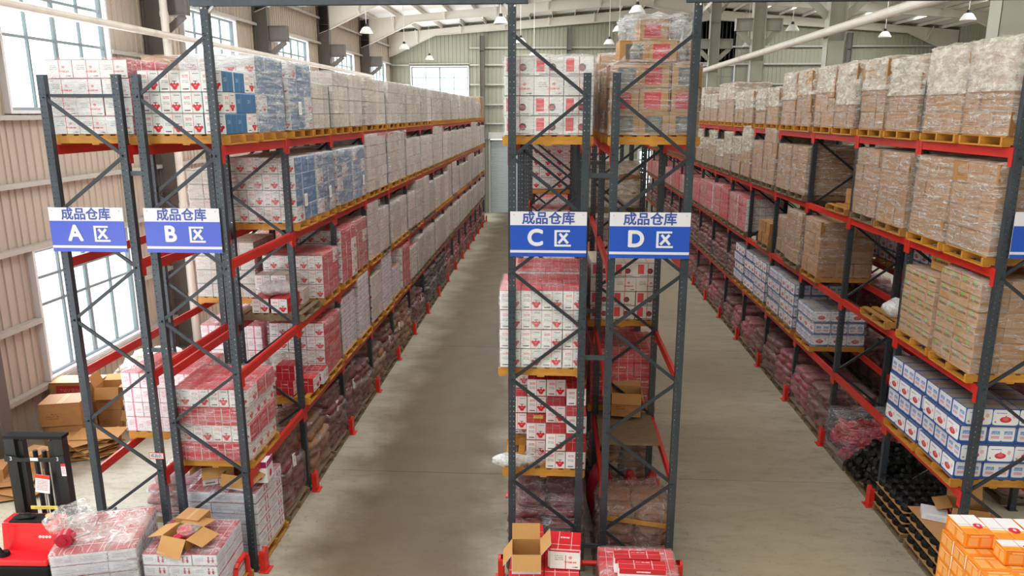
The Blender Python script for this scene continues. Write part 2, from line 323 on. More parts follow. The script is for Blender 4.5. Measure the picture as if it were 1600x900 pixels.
# ------------------------------------------------------------------ mesh helpers
class MB:
    def __init__(s): s.v = []; s.f = []; s.mi = []; s.uv = []
    def quad(s, a, b, c, d, m=0, uv=None):
        i = len(s.v); s.v += [a, b, c, d]; s.f.append((i, i+1, i+2, i+3)); s.mi.append(m)
        s.uv += list(uv or ((0, 0), (1, 0), (1, 1), (0, 1)))
    def box(s, x0, x1, y0, y1, z0, z1, m=0, faces='xXyYzZ'):
        if 'y' in faces: s.quad((x0, y0, z0), (x1, y0, z0), (x1, y0, z1), (x0, y0, z1), m)
        if 'Y' in faces: s.quad((x1, y1, z0), (x0, y1, z0), (x0, y1, z1), (x1, y1, z1), m)
        if 'x' in faces: s.quad((x0, y1, z0), (x0, y0, z0), (x0, y0, z1), (x0, y1, z1), m)
        if 'X' in faces: s.quad((x1, y0, z0), (x1, y1, z0), (x1, y1, z1), (x1, y0, z1), m)
        if 'Z' in faces: s.quad((x0, y0, z1), (x1, y0, z1), (x1, y1, z1), (x0, y1, z1), m)
        if 'z' in faces: s.quad((x0, y1, z0), (x1, y1, z0), (x1, y0, z0), (x0, y0, z0), m)
    def tf(s, fn, start=0): s.v[start:] = [fn(p) for p in s.v[start:]]
    def bar(s, p, q, w, h=None, m=0, up=(0, 0, 1)):
        """box section bar from p to q"""
        h = h or w; p = Vector(p); q = Vector(q); d = (q-p); L = d.length; d.normalize()
        u = Vector(up)
        if abs(d.dot(u)) > .98: u = Vector((0, 1, 0))
        a = d.cross(u).normalized(); b = a.cross(d).normalized()
        n0 = len(s.v); s.box(-w/2, w/2, 0, L, -h/2, h/2, m)
        s.tf(lambda t: tuple(p+a*t[0]+d*t[1]+b*t[2]), n0)
    def tube(s, p, q, r, r2=None, n=10, m=0, cap=True):
        r2 = r if r2 is None else r2
        p = Vector(p); q = Vector(q); d = (q-p).normalized()
        u = Vector((0, 0, 1)) if abs(d.z) < .95 else Vector((1, 0, 0))
        a = d.cross(u).normalized(); b = a.cross(d)
        c = [(math.cos(2*math.pi*i/n), math.sin(2*math.pi*i/n)) for i in range(n)]
        P0 = [tuple(p+(a*x+b*y)*r) for x, y in c]; P1 = [tuple(q+(a*x+b*y)*r2) for x, y in c]
        for i in range(n):
            j = (i+1) % n; s.quad(P0[j], P0[i], P1[i], P1[j], m)
        if cap:
            for ring, rev in ((P0, False), (P1, True)):
                i0 = len(s.v); rr = ring if not rev else ring[::-1]
                s.v += rr; s.f.append(tuple(range(i0, i0+n))); s.mi.append(m); s.uv += [(0, 0)]*n
    def mesh(s, name, mats, smooth=False, weld=False):
        me = bpy.data.meshes.new(name); me.from_pydata(s.v, [], s.f)
        for k in (mats if isinstance(mats, (list, tuple)) else [mats]): me.materials.append(M[k] if isinstance(k, str) else k)
        me.polygons.foreach_set('material_index', s.mi)
        ul = me.uv_layers.new(name='UVMap'); ul.data.foreach_set('uv', [c for t in s.uv for c in t])
        if weld:
            bm = bmesh.new(); bm.from_mesh(me); bmesh.ops.remove_doubles(bm, verts=bm.verts, dist=1e-5); bm.to_mesh(me); bm.free()
        if smooth: me.polygons.foreach_set('use_smooth', [True]*len(me.polygons))
        me.update(); return me

def ob(name, me, parent=None, loc=(0, 0, 0), rot=(0, 0, 0), scale=None):
    o = bpy.data.objects.new(name, me); COL.objects.link(o)
    o.location = loc; o.rotation_euler = rot
    if scale: o.scale = scale
    if parent is not None: o.parent = parent
    return o
def tag(o, label, cat, group=None):
    o['label'] = label; o['category'] = cat
    if group: o['group'] = group
    return o
def thing(name, label, cat, loc=(0, 0, 0), rz=0, group=None):
    return tag(ob(name, None, None, loc, (0, 0, rz)), label, cat, group)
def struct(name, me, loc=(0, 0, 0)):
    o = ob(name, me, None, loc); o['kind'] = 'structure'; return o
def bevel_mesh(me, w, seg=2):
    bm = bmesh.new(); bm.from_mesh(me); bmesh.ops.remove_doubles(bm, verts=bm.verts, dist=1e-5)
    bmesh.ops.bevel(bm, geom=list(bm.edges), offset=w, segments=seg, affect='EDGES', profile=.6)
    bm.to_mesh(me); bm.free(); return me
def bbox(name, dims, mat, bev=.0, parent=None, loc=(0, 0, 0), rot=(0, 0, 0)):
    """box centred in x,y with its base at z=0"""
    mb = MB(); w, d, h = dims; mb.box(-w/2, w/2, -d/2, d/2, 0, h)
    me = mb.mesh(name, mat)
    if bev: bevel_mesh(me, bev)
    return ob(name, me, parent, loc, rot)
def text_obj(name, body, size, mat, parent, loc, rot=(R(90), 0, 0), extrude=.001, align='CENTER', space=1.0, bold=0.0):
    cu = bpy.data.curves.new(name, 'FONT'); cu.body = body; cu.size = size; cu.align_x = align; cu.align_y = 'CENTER'; cu.extrude = extrude; cu.space_character = space
    t = bpy.data.objects.new(name, cu); COL.objects.link(t)
    bpy.context.view_layer.update()
    me = bpy.data.meshes.new_from_object(t.evaluated_get(bpy.context.evaluated_depsgraph_get()))
    if bold:     # heavier strokes: the glyphs repeated a hair apart
        bm = bmesh.new()
        for i in range(8):
            n0 = len(bm.verts); bm.from_mesh(me); bm.verts.ensure_lookup_table()
            dx, dy = bold*math.cos(i*math.pi/4), bold*math.sin(i*math.pi/4)
            for v in bm.verts[n0:]: v.co.x += dx; v.co.y += dy; v.co.z += i*2e-5
        bm.to_mesh(me); bm.free()
    COL.objects.unlink(t); bpy.data.objects.remove(t)
    me.materials.clear(); me.materials.append(M[mat])
    return ob(name, me, parent, loc, rot)

# ------------------------------------------------------------------ the setting
def rib_sheet(a0, a1, z0, z1, m='wall_w', pitch=.25):
    """ribbed sheet in the local XZ plane facing -Y (ribs stand proud), z1 may be a function of a"""
    mb = MB(); zt = z1 if callable(z1) else (lambda a: z1)
    a = a0; r = .03
    while a < a1-1e-4:
        b = min(a+pitch, a1); w = b-a
        pts = [(a, 0), (a+w*.72, 0), (a+w*.78, -r), (a+w*.94, -r), (b, 0)]
        for (xa, ya), (xb, yb) in zip(pts, pts[1:]):
            mb.quad((xa, ya, z0), (xb, yb, z0), (xb, yb, zt(xb)), (xa, ya, zt(xa)))
        a = b
    # outer skin gives the sheet its thickness
    mb.quad((a1, .04, z0), (a0, .04, z0), (a0, .04, zt(a0)), (a1, .04, zt(a1)))
    return mb.mesh('wall_sheet', m)
def wall_group(name):
    o = ob(name, None); o['kind'] = 'structure'; return o

# floor: base with cast slabs, joints left open between them
fm = MB(); fm.box(XW-.3, XE+.3, YB-.3, YF+.3, -.4, -.012)
floor = struct('floor', fm.mesh('floor', 'joint'))
jy = [YB-.3]+[13.17+8*k for k in range(-2, 5)]+[YF+.3]
for y0, y1 in zip(jy, jy[1:]):
    mb = MB(); mb.box(XW-.3, XE+.3, y0+.006, y1-.006, -.012, 0); ob('slab', mb.mesh('slab', 'floor'), floor)
g = MB(); g.box(-160, XW-.35, -80, 160, -.5, -.3); g.box(XW-.35, 160, YF+.35, 160, -.5, -.3)
struct('ground', g.mesh('ground', 'outground'))

# windows: frame bars, mullions, panes
win_no = [0]
def window(origin, rot, w, z0, z1, cols, rows, heavy=None):
    win_no[0] += 1
    o = struct('window_%d' % win_no[0], None, origin); o.rotation_euler = (0, 0, rot)
    def bar(nm, x0, x1, za, zb, d=.05, m='frame'):
        mb = MB(); mb.box(x0, x1, -d/2, d/2, za, zb); ob(nm, mb.mesh(nm, m), o)
    bar('frame', -w/2, -w/2+.06, z0, z1, .08); bar('frame', w/2-.06, w/2, z0, z1, .08)
    bar('frame', -w/2+.06, w/2-.06, z0, z0+.06, .08); bar('frame', -w/2+.06, w/2-.06, z1-.06, z1, .08)
    for i in range(1, cols):
        x = -w/2+w*i/cols; t = .05 if i*2 == cols else .025
        bar('mullion', x-t, x+t, z0+.06, z1-.06, .06)
    for z in rows: bar('transom', -w/2+.06, w/2-.06, z-.03, z+.03, .055)
    zs = [z0+.05]+list(rows)+[z1-.05]
    for i in range(cols):
        for a, b in zip(zs, zs[1:]):
            mb = MB(); x = -w/2+w*i/cols; mb.box(x+.02, x+w/cols-.02, .028, .034, a, b); ob('pane', mb.mesh('pane', 'glass'), o)
    # white reveal around the opening
    mb = MB(); d0, d1 = -.16, .1; t = .07
    mb.box(-w/2-t, -w/2, d0, d1, z0-t, z1+t); mb.box(w/2, w/2+t, d0, d1, z0-t, z1+t)
    mb.box(-w/2, w/2, d0, d1, z0-t, z0); mb.box(-w/2, w/2, d0, d1, z1, z1+t)
    ob('reveal', mb.mesh('reveal', 'sill'), o)
    return o

# window wall (left)
wl = wall_group('wall_left')
WW = 3.7
def left_piece(y0, y1, z0, z1):
    me = rib_sheet(y0, y1, z0, z1)      # local x -> world y, faces +X
    ob('wall_sheet', me, wl, (XW, 0, 0), (0, 0, R(90)))
prev = YB
for wy in WINY:
    left_piece(prev, wy-WW/2-.07, 0, roof_z(XW)); prev = wy+WW/2+.07
    a, b = wy-WW/2-.07, wy+WW/2+.07
    left_piece(a, b, 0, 1.02); left_piece(a, b, 3.98, 6.78); left_piece(a, b, 9.92, roof_z(XW))
    window((XW, wy, 0), R(90), WW, 1.09, 3.91, 4, (2.7, 3.3))
    window((XW, wy, 0), R(90), WW, 6.85, 9.85, 4, (8.35, 9.2))
left_piece(prev, YF, 0, roof_z(XW))
for z in (.98, 2.45, 4.02, 5.35, 6.72, 8.3, 9.98, 11.1):
    for y0, y1 in zip([YB]+[c+.16 for c in COLY[1:-1]], [c-.16 for c in COLY[1:-1]]+[YF]):
        if z in (2.45, 8.3):     # girts stop at the windows
            wy = min(WINY, key=lambda q: abs(q-(y0+y1)/2)); segs = ((y0, wy-WW/2-.08), (wy+WW/2+.08, y1))
        else: segs = ((y0, y1),)
        for p, q in segs:
            mb = MB(); mb.box(0, .17, p, q, -.03, .03); mb.box(.15, .17, p, q, -.07, -.03)
            ob('girt', mb.mesh('girt', 'girt'), wl, (XW+.02, 0, z))
# far wall, wall behind the camera, right wall
wf = wall_group('wall_back'); wn = wall_group('wall_front'); wr = wall_group('wall_right')
def far_piece(x0, x1, z0, z1):
    ob('wall_sheet', rib_sheet(x0, x1, z0, z1, 'wall_f', .26), wf, (0, YF, 0))
openx = [(-9.77, -5.83, 7.45, 9.85), (-4.5, -.86, 0, 5.05), (1.9, 5.45, 7.45, 9.85), (5.6, 6.6, 1.0, 4.4), (8.5, 11.7, 7.45, 9.85)]
px = XW
for a, b, z0, z1 in openx:
    far_piece(px, a, 0, roof_z); px = b
    if z0 > 0: far_piece(a, b, 0, z0)
    far_piece(a, b, z1, roof_z)
    if z0 > 0: window(((a+b)/2, YF, 0), 0, b-a-.14, z0+.07, z1-.07, 4, (8.35, 9.1))
far_piece(px, XC, 0, roof_z); far_piece(XC, XE, 0, roof_z)
for z in (11.0, 9.92, 8.65, 7.35, 6.1, 5.12, 3.7, 2.4, 1.2):
    for a, b in ((XW, -9.85), (-5.75, -5.05), (-4.75, .68), (.98, 7.1), (7.5, 12.75), (13.05, 18.65), (18.95, XE)):
        segs = [(a, b)]
        if z in (8.65,): segs = {(.98, 7.1): [(.98, 1.8), (5.55, 7.1)], (7.5, 12.75): [(7.5, 8.4), (11.8, 12.75)]}.get((a, b), [(a, b)])
        if z < 5.1 and a == -4.75: segs = [(-.8, .68)]
        for p, q in segs:
            mb = MB(); mb.box(p, q, -.17, 0, -.03, .03); mb.box(p, q, -.17, -.15, -.07, -.03); ob('girt', mb.mesh('girt', 'girt'), wf, (0, YF-.02, z))
for a, b in ((-9.85, -5.75), (1.8, 5.55), (8.4, 11.8)):
    for z in (9.98, 7.38):
        mb = MB(); mb.box(a, b, -.17, 0, -.03, .03); ob('girt', mb.mesh('girt', 'girt'), wf, (0, YF-.02, z))
dr = struct('door_1', None, (-2.68, YF, 0))
mb = MB(); mb.box(-1.86, -1.74, -.14, .06, 0, 5.05); mb.box(1.74, 1.86, -.14, .06, 0, 5.05); mb.box(-1.86, 1.86, -.3, .06, 5.05, 5.5)
ob('door_frame', mb.mesh('door_frame', 'girt'), dr)
sm = MB(); sm.quad((-1.74, 0, 0), (1.74, 0, 0), (1.74, -.025, .02), (-1.74, -.025, .02)); sm.quad((-1.74, -.025, .02), (1.74, -.025, .02), (1.74, -.025, .075), (-1.74, -.025, .075)); sm.quad((-1.74, -.025, .075), (1.74, -.025, .075), (1.74, 0, .1), (-1.74, 0, .1)); sm.quad((1.74, .01, 0), (-1.74, .01, 0), (-1.74, .01, .1), (1.74, .01, .1))
slm = sm.mesh('slat', 'door')
for i in range(50): ob('slat', slm, dr, (0, 0, i*.1))
ob('wall_sheet', rib_sheet(XW, XC, 0, roof_z, 'wall_f', .5), wn, (0, YB, 0)); ob('wall_sheet', rib_sheet(XC, XE, 0, roof_z, 'wall_f', .5), wn, (0, YB, 0))
ob('wall_sheet', rib_sheet(-YF, -YB, 0, roof_z(XE), 'wall_f', .3), wr, (XE, 0, 0), (0, 0, R(-90)))
for z in (9.6, 10.9):
    mb = MB(); mb.box(-.17, 0, YB, YF, -.04, .04); ob('girt', mb.mesh('girt', 'girt'), wr, (XE-.04, 0, z))

# roof: lining sheets with skylight openings, purlins, rafters, posts
ceil = wall_group('ceiling')
def roofp(x0, x1, y0, y1, m='roofsheet', up=0, nm='roof_sheet'):
    mb = MB(); z0, z1 = roof_z(x0)+up, roof_z(x1)+up
    mb.quad((x0, y0, z0), (x0, y1, z0), (x1, y1, z1), (x1, y0, z1)); mb.quad((x0, y1, z0+.05), (x0, y0, z0+.05), (x1, y0, z1+.05), (x1, y1, z1+.05))
    ob(nm, mb.mesh(nm, m), ceil)
for xa, xb, sa, sb in ((XW, XC, -6.7, 2.3), (XC, XE, 12.4, 21.4)):
    y = YB
    for wy in WINY:
        roofp(xa, xb, y, wy-.75); roofp(xa, sa, wy-.75, wy+.75); roofp(sb, xb, wy-.75, wy+.75); y = wy+.75
        roofp(sa, sb, wy-.75, wy+.75, 'glass', .03, 'skylight')
    roofp(xa, xb, y, YF)
x = XW+.8
while x < XE:
    if abs(x-XC) > .3:
        z = roof_z(x)-.12; mb = MB(); mb.box(-.01, .01, YB, YF, -.1, .1); mb.box(-.01, .06, YB, YF, .09, .1); mb.box(-.06, .01, YB, YF, -.1, -.09)
        ob('purlin', mb.mesh('purlin', 'rafter'), ceil, (x, 0, z))
    x += 1.45
prof = [(-11.15, 10.38), (-10.7, 10.55), (-8.0, 11.75), (4.4, 12.62), (7.4, 12.1)]
def raf_mesh(fly):
    mb = MB()
    for mir in (1, -1):
        pts = [((x if mir > 0 else 2*XC-x), z) for x, z in prof]
        for (xa, za), (xb, zb) in zip(pts, pts[1:]):
            ta, tb = roof_z(xa)-.22, roof_z(xb)-.22
            mb.quad((xa, -.006, za), (xb, -.006, zb), (xb, -.006, tb), (xa, -.006, ta)); mb.quad((xb, .006, zb), (xa, .006, za), (xa, .006, ta), (xb, .006, tb))
            for f0, f1, t in ((za, zb, .015), (ta, tb, .015)):
                n0 = len(mb.v); mb.box(0, 1, -.11, .11, 0, t)
                mb.tf(lambda p: (xa+(xb-xa)*p[0], p[1], (f0+(f1-f0)*p[0])+p[2]), n0)
        if fly:
            for i, xx in enumerate(np.arange(-9.2, 7, 2.9)):
                X = xx if mir > 0 else 2*XC-xx; zb = np.interp(xx, [p[0] for p in prof], [p[1] for p in prof])
                mb.bar((X, -.75, roof_z(X)-.22), (X, 0, zb+.05), .04); mb.bar((X, .75, roof_z(X)-.22), (X, 0, zb+.05), .04)
                mb.box(X-.06, X+.06, -.09, -.006, zb, roof_z(X)-.22)
    return mb.mesh('rafter', 'rafter')
rm = raf_mesh(True)
for cy in COLY[:-1]: ob('rafter', rm, ceil, (0, cy, 0))
ob('rafter', rm, ceil, (0, YF-.35, 0))
def hcol(w, d, h, m):
    mb = MB(); mb.box(-w/2, -w/2+.016, -d/2, d/2, 0, h); mb.box(w/2-.016, w/2, -d/2, d/2, 0, h); mb.box(-w/2+.016, w/2-.016, -.006, .006, 0, h)
    for z in np.arange(1.5, h, 3.1): mb.box(-w/2+.016, w/2-.016, -d/2+.02, d/2-.02, z, z+.012)
    return mb
def corbel(mb, x0, x1, z0, z1):
    s = 1 if x1 > x0 else -1
    mb.box(min(x0, x1), max(x0, x1), -.13, .13, z1, z1+.02)
    mb.box(min(x0, x1), max(x0, x1), -.13, .13, z0+.35, z0+.37)
    mb.box(min(x0, x1), max(x0, x1), -.01, .01, z0+.37, z1)
    mb.box(min(x1, x1-s*.02), max(x1, x1-s*.02), -.13, .13, z0+.37, z1)
    mb.bar((x0, 0, z0-.1), (x1-s*.1, 0, z0+.36), .03, .2)
for i, cy in enumerate(COLY[1:-1]):
    mb = hcol(.5, .3, 11.95, 0); corbel(mb, .25, .95, 9.0, 9.9); mb.box(-.25, .25, -.15, .15, 0, .03)
    struct('column', mb.mesh('column', 'column'), (XW+.32, cy, 0))
    mb = hcol(.45, .34, 12.1, 0); corbel(mb, -.22, -.82, 9.3, 10.05); corbel(mb, .22, .82, 9.3, 10.05); mb.box(-.3, .3, -.25, .25, 0, .03)
    mb.box(-.22, .22, -.17, -.15, 7.9, 8.6)
    mb.bar((-.22, 0, 11.2), (-.85, 0, 12.1), .05, .12); mb.bar((.22, 0, 11.2), (.85, 0, 12.1), .05, .12)
    c = struct('column', mb.mesh('column', 'column2'), (XC, cy, 0))
    mb = hcol(.5, .3, 11.0, 0); struct('column', mb.mesh('column', 'column2'), (XE-.35, cy, 0))
for x in (-4.9, .83, 7.3, 12.9, 18.8):
    mb = hcol(.3, .3, roof_z(x)-.9, 0); mb.v = [(p[0], p[1], p[2]) for p in mb.v]; struct('column', mb.mesh('column', 'column'), (x, YF-.36, 0))
# wind bracing between the last two central columns
mb = MB(); ya, yb = COLY[-2]-.2, COLY[-1]-.6
mb.tube((XC, ya, 8.6), (XC, yb, 11.7), .05); mb.tube((XC, ya, 11.7), (XC, yb, 8.6), .05); mb.tube((XC, ya, 8.4), (XC, yb, 8.4), .04)
struct('trim_1', mb.mesh('trim', 'rafter'))
mb = MB(); mb.tube((-10.25, YB+.5, 8.78), (-10.25, 43.2, 8.78), .085, n=14)
tag(ob('drain_pipe', mb.mesh('drain_pipe', 'pipe', True)), 'long pale pipe running along the windows below the upper row of windows', 'pipe')
mb = MB(); mb.tube((0, 0, 0), (0, 0, 11.0), .1, n=14)
for z in (1.6, 4.2, 7.2, 9.3): mb.tube((0, 0, z), (0, 0, z+.12), .115, n=14)
tag(ob('down_pipe', mb.mesh('down_pipe', 'pipe', True), None, (-10.45, COLY[4]-.3, 0)), 'blotchy white down pipe standing against the dark column behind sign B', 'pipe')
mb = MB(); mb.tube((6.81, 12.5, 8.82), (6.81, 43.5, 8.66), .105, n=16)
tag(ob('duct_pipe', mb.mesh('duct_pipe', 'pipe', True)), 'thick white pipe slanting past the central row of columns', 'pipe')

# pendant lamps
def lamp_mesh():
    mb = MB(); rs = [(.06, .24), (.12, .215), (.15, .19), (.245, .04), (.255, 0)]
    for (r0, z0), (r1, z1) in zip(rs, rs[1:]):
        mb.tube((0, 0, z0), (0, 0, z1), r0, r1, 20, cap=False); mb.tube((0, 0, z1-.004), (0, 0, z0-.004), r1-.004, max(r0-.004, .01), 20, cap=False)
    return mb.mesh('lamp_shade', 'white_metal', True)
lm = lamp_mesh()
mb = MB(); mb.tube((0, 0, .24), (0, 0, .34), .07, .05, 14); lt = mb.mesh('driver_box', 'black')
mb = MB(); mb.tube((0, 0, .05), (0, 0, .16), .05, .035, 12); lb = mb.mesh('bulb', 'white_metal')
rows_ = (('row nearest the window wall', [(-7.4, 22.4), (-7.4, 30.2), (-7.4, 37.7), (-7.4, 45.2)]),
         ('row above the left aisle', [(-1.95, 27.4), (-1.6, 35), (-1.2, 42.3)]),
         ('row above sign D', [(2.5, 24.8), (2.4, 30.3), (2.4, 35.8)]),
         ('row just right of the central columns', [(8.95, 30.4), (9.0, 37.4)]),
         ('row far right beyond the brown loads', [(13.8, 27.3), (13.5, 33.1)]))
ords = 'first second third fourth fifth sixth seventh eighth ninth tenth eleventh twelfth thirteenth fourteenth fifteenth'.split()
for rn, pts in rows_:
    for i, (x, y) in enumerate(pts):
        t = thing('pendant_lamp', 'white pendant lamp, %s from the camera in the %s' % (ords[i], rn), 'lamp', (x, y, 9.82), 0, 'pendant lamps under the roof')
        ob('lamp_shade', lm, t); ob('driver_box', lt, t); ob('bulb', lb, t)
        L = roof_z(x)-.0-9.82-.34; mb = MB(); mb.tube((0, 0, .34), (0, 0, .34+L), .012, n=6); ob('hanging_rod', mb.mesh('hanging_rod', 'white_metal'), t)

# ------------------------------------------------------------------ pallet racks
Y0, BAY = 9.87, 2.5
LV = [0, 1.6, 3.17, 4.8, 6.36]
def upright_mesh(h):
    mb = MB()
    mb.box(-.05, .05, -.045, -.042, 0, h); mb.box(-.05, -.047, -.042, .045, 0, h); mb.box(.047, .05, -.042, .045, 0, h)
    mb.box(-.047, -.03, .042, .045, 0, h); mb.box(.03, .047, .042, .045, 0, h); mb.box(-.08, .08, -.07, .08, 0, .008)
    return mb.mesh('upright', 'perf')
UP, UPT = upright_mesh(7.29), upright_mesh(8.12)
mb = MB(); mb.box(-.05, 0, -1.2, 1.2, -.12, -.0); mb.box(-.05, -.018, -1.2, 1.2, 0, .012)
mb.box(-.018, .0, -1.2, 1.2, -.075, -.07)
for s in (-1, 1): mb.box(0, .007, s*1.2-.045, s*1.2+.045, -.23, .01); mb.box(-.05, .0, s*1.2-.003, s*1.2+.003, -.2, 0)
BEAM = mb.mesh('beam', 'red_beam')
mb = MB(); mb.box(-.05, 0, -1.2, 1.2, -.12, -.0); mb.box(-.05, -.018, -1.2, 1.2, 0, .012); mb.box(-.018, .0, -1.2, 1.2, -.075, -.07)
BEAMB = mb.mesh('beam', 'red_beam')
mb = MB(); mb.box(0, .007, -.045, .045, -.23, .01); mb.box(-.05, .0, -.003, .003, -.2, 0)
CONN = mb.mesh('connector', 'red_beam')
mb = MB()
n = 10; prof_ = [(-.075, 0), (-.075, .3)]+[(-.075*math.cos(math.pi*i/n), .3+.09*math.sin(math.pi*i/n)) for i in range(1, n)]+[(.075, .3), (.075, 0)]
for xx, rev in ((.07, False), (.064, True)):
    i0 = len(mb.v); q = [(xx, a, b) for a, b in (prof_ if not rev else prof_[::-1])]; mb.v += q; mb.f.append(tuple(range(i0, i0+len(q)))); mb.mi.append(0); mb.uv += [(0, 0)]*len(q)
for (a, b), (c, d) in zip(prof_, prof_[1:]):
    mb.quad((.07, a, b), (-.02, a, b), (-.02, c, d), (.07, c, d)) if abs(a) > .06 and abs(c) > .06 else mb.quad((.07, a, b), (.03, a, b), (.03, c, d), (.07, c, d))
mb.box(-.04, .12, -.1, .1, 0, .01)
GUARD = mb.mesh('foot_guard', 'red_guard')
RACKS = {'A': (-6.84, -5.73), 'B': (-5.56, -4.45), 'C': (-.61, .45), 'D': (.72, 1.79), 'E': (5.77, 6.86), 'F': (8.05, 9.14)}
WHO = {'A': 'rack A', 'B': 'rack B', 'C': 'rack C', 'D': 'rack D', 'E': 'rack on the right', 'F': 'rearmost right rack'}
RL = {'A': 'grey and red pallet rack carrying the A zone sign, nearest the windows', 'B': 'grey and red pallet rack carrying the B zone sign, left side of the left aisle',
      'C': 'grey and red pallet rack carrying the C zone sign, right side of the left aisle', 'D': 'grey and red pallet rack carrying the D zone sign',
      'E': 'long pallet rack on the right edge, full of brown and blue cartons', 'F': 'pallet rack half hidden behind the long right rack'}
NODE = [.1+.767*i for i in range(11)]
rack_o = {}
for nm, (x0, x1) in RACKS.items():
    r = thing('pallet_rack', RL[nm], 'rack', (x0, Y0, 0), 0, 'pallet racks'); rack_o[nm] = r
    Wd = x1-x0; nb = 15 if nm != 'F' else 9
    odd_left = nm in 'ABDF'
    dx = Wd-.1; L = math.hypot(dx, .767)
    mb = MB(); mb.box(-L/2, L/2, -.014, .014, -.022, .022); mb.tube((-L/2+.012, -.05, 0), (-L/2+.012, .02, 0), .008, n=6); mb.tube((L/2-.012, -.05, 0), (L/2-.012, .02, 0), .008, n=6)
    bm_ = mb.mesh('brace', 'steel_dk')
    mb = MB(); mb.box(-dx/2, dx/2, -.014, .014, -.02, .02); hm = mb.mesh('brace', 'steel_dk')
    ang = math.atan2(.767, dx)
    for k in range(nb+1):
        y = k*BAY
        tl = (k == 0 and nm in 'CE'); tr = (k == 0 and nm in 'BD')
        ob('upright', UPT if tl else UP, r, (.05, y, 0)); ob('upright', UPT if tr else UP, r, (Wd-.05, y, 0))
        for i in range(10 if (tl or tr) else 9):
            left_low = (i % 2 == 1) == odd_left      # brace starts low at the left node
            ob('brace', bm_, r, (Wd/2, y-.02 if k == 0 else y, (NODE[i]+NODE[i+1])/2), (0, -ang if left_low else ang, 0))
        ob('brace', hm, r, (Wd/2, y, .1))
        if not (tl or tr): ob('brace', hm, r, (Wd/2, y, 7.02))
        if nm in 'BE' or (nm in 'CD'):
            left = nm in 'CE'
            ob('foot_guard', GUARD, r, (-.085 if left else Wd+.085, y, .009), (0, 0, math.pi if left else 0))
    for k in range(nb):
        for z in LV[1:]:
            bs = [ob('beam', BEAMB if k < 3 else BEAM, r, (Wd+.002, (k+.5)*BAY, z)), ob('beam', BEAMB if k < 3 else BEAM, r, (-.002, (k+.5)*BAY, z), (0, 0, math.pi))]
            if k < 3:
                for b in bs:
                    for q in (-1, 1): ob('connector', CONN, b, (0, q*1.2, 0))
    if nm in 'BD':
        gap = x0-RACKS['A' if nm == 'B' else 'C'][1]; mb = MB(); mb.box(-gap, 0, -.02, .02, -.03, .03); sp_ = mb.mesh('row_spacer', 'steel')
        for k in range(nb+1):
            for z in (.59, 3.5, 6.0): ob('row_spacer', sp_, r, (0, k*BAY, z))
# gantry beams over the aisles
for (xa, xb, lb_) in ((-4.68, -.36, 'grey steel beam bridging the left aisle between racks B and C'), (1.6, 6.3, 'grey steel beam bridging the right aisle from rack D')):
    t = thing('gantry_beam', lb_, 'beam', ((xa+xb)/2, Y0, 8.125), 0, 'beams bridging the aisles')
    L = xb-xa; mb = MB(); mb.box(-L/2, L/2, -.05, -.045, 0, .1); mb.box(-L/2, L/2, .045, .05, 0, .1); mb.box(-L/2, L/2, -.045, .045, .095, .1); mb.box(-L/2, L/2, -.045, -.03, 0, .004); mb.box(-L/2, L/2, .03, .045, 0, .004)
    ob('beam_section', mb.mesh('beam_section', 'steel'), t)
    for s in (-1, 1):
        if s == 1 and xb > 5: continue
        px_ = s*(L/2-.16); mb = MB(); mb.bar((px_-s*.02, 0, -.12), (px_-s*.14, 0, .0), .05, .03); ob('gusset', mb.mesh('gusset', 'white_metal'), t)
        mb = MB(); mb.tube((px_, -.07, -.03), (px_, -.04, -.03), .012, n=6); ob('bolt', mb.mesh('bolt', 'white_metal'), t)

# ------------------------------------------------------------------ signs
def sign(letter, xa, xb, z0, z1, lab, blue='sign_blue', y=Y0-.075):
    w, h = xb-xa, z1-z0
    t = thing('zone_sign', lab, 'sign', ((xa+xb)/2, y, z0), 0, 'zone signs on the racks')
    def pl(nm, x0, x1, a, b, m, d=0.0, th=.012):
        mb = MB(); mb.box(x0, x1, -th/2-d, th/2-d if d == 0 else -d+.001, a, b); return ob(nm, mb.mesh(nm, m), t)
    pl('board', -w/2, w/2, 0, h, 'sign_white')
    pl('blue_panel', -w/2, w/2, h*.145, h*.7, blue, .002, .012)
    pl('blue_panel', -w/2, w/2, 0, h*.085, blue, .002, .012)
    if letter:
        text_obj('lettering', '成品仓库', .175, 'sign_blue2', t, (0.0, -.0065, h*.842), bold=.0045)
        text_obj('lettering', letter, .3, 'sign_white', t, (-w*.17, -.0095, h*.41), extrude=.003, bold=.011)
        # the block character: open frame with a cross in it
        mb = MB(); c = w*.19; s = .11; zc = h*.415; q = .024; y0_, y1_ = -.0125, -.0085
        mb.box(c-s, c+s*.85, y0_, y1_, zc+s-q*1.1, zc+s); mb.box(c-s, c-s+q*1.3, y0_, y1_, zc-s, zc+s-q*1.1); mb.box(c-s+q*1.3, c+s, y0_, y1_, zc-s, zc-s+q*1.1)
        mb.bar((c-s*.38, (y0_+y1_)/2, zc+s*.58), (c+s*.62, (y0_+y1_)/2, zc-s*.6), .034, .004, up=(0, 1, 0)); mb.bar((c+s*.55, (y0_+y1_)/2, zc+s*.58), (c-s*.5, (y0_+y1_)/2, zc-s*.6), .034, .0042, up=(0, 1, 0))
        ob('lettering', mb.mesh('lettering', 'sign_white'), t)
        mb = MB()
        for sx in (-1, 1): mb.tube((sx*(w/2-.05), -.012, h-.04), (sx*(w/2-.05), -.006, h-.04), .008, n=8)
        ob('screw', mb.mesh('screw', 'girt'), t)
    return t
M['sign_blue_a'] = plain('sign_blue_pale', '4659c4', .35, .4)  # paler blue on the A and B boards
sign('A', -6.91, -5.86, 4.93, 5.54, 'blue and white sign with the letter A on the leftmost rack', 'sign_blue_a')
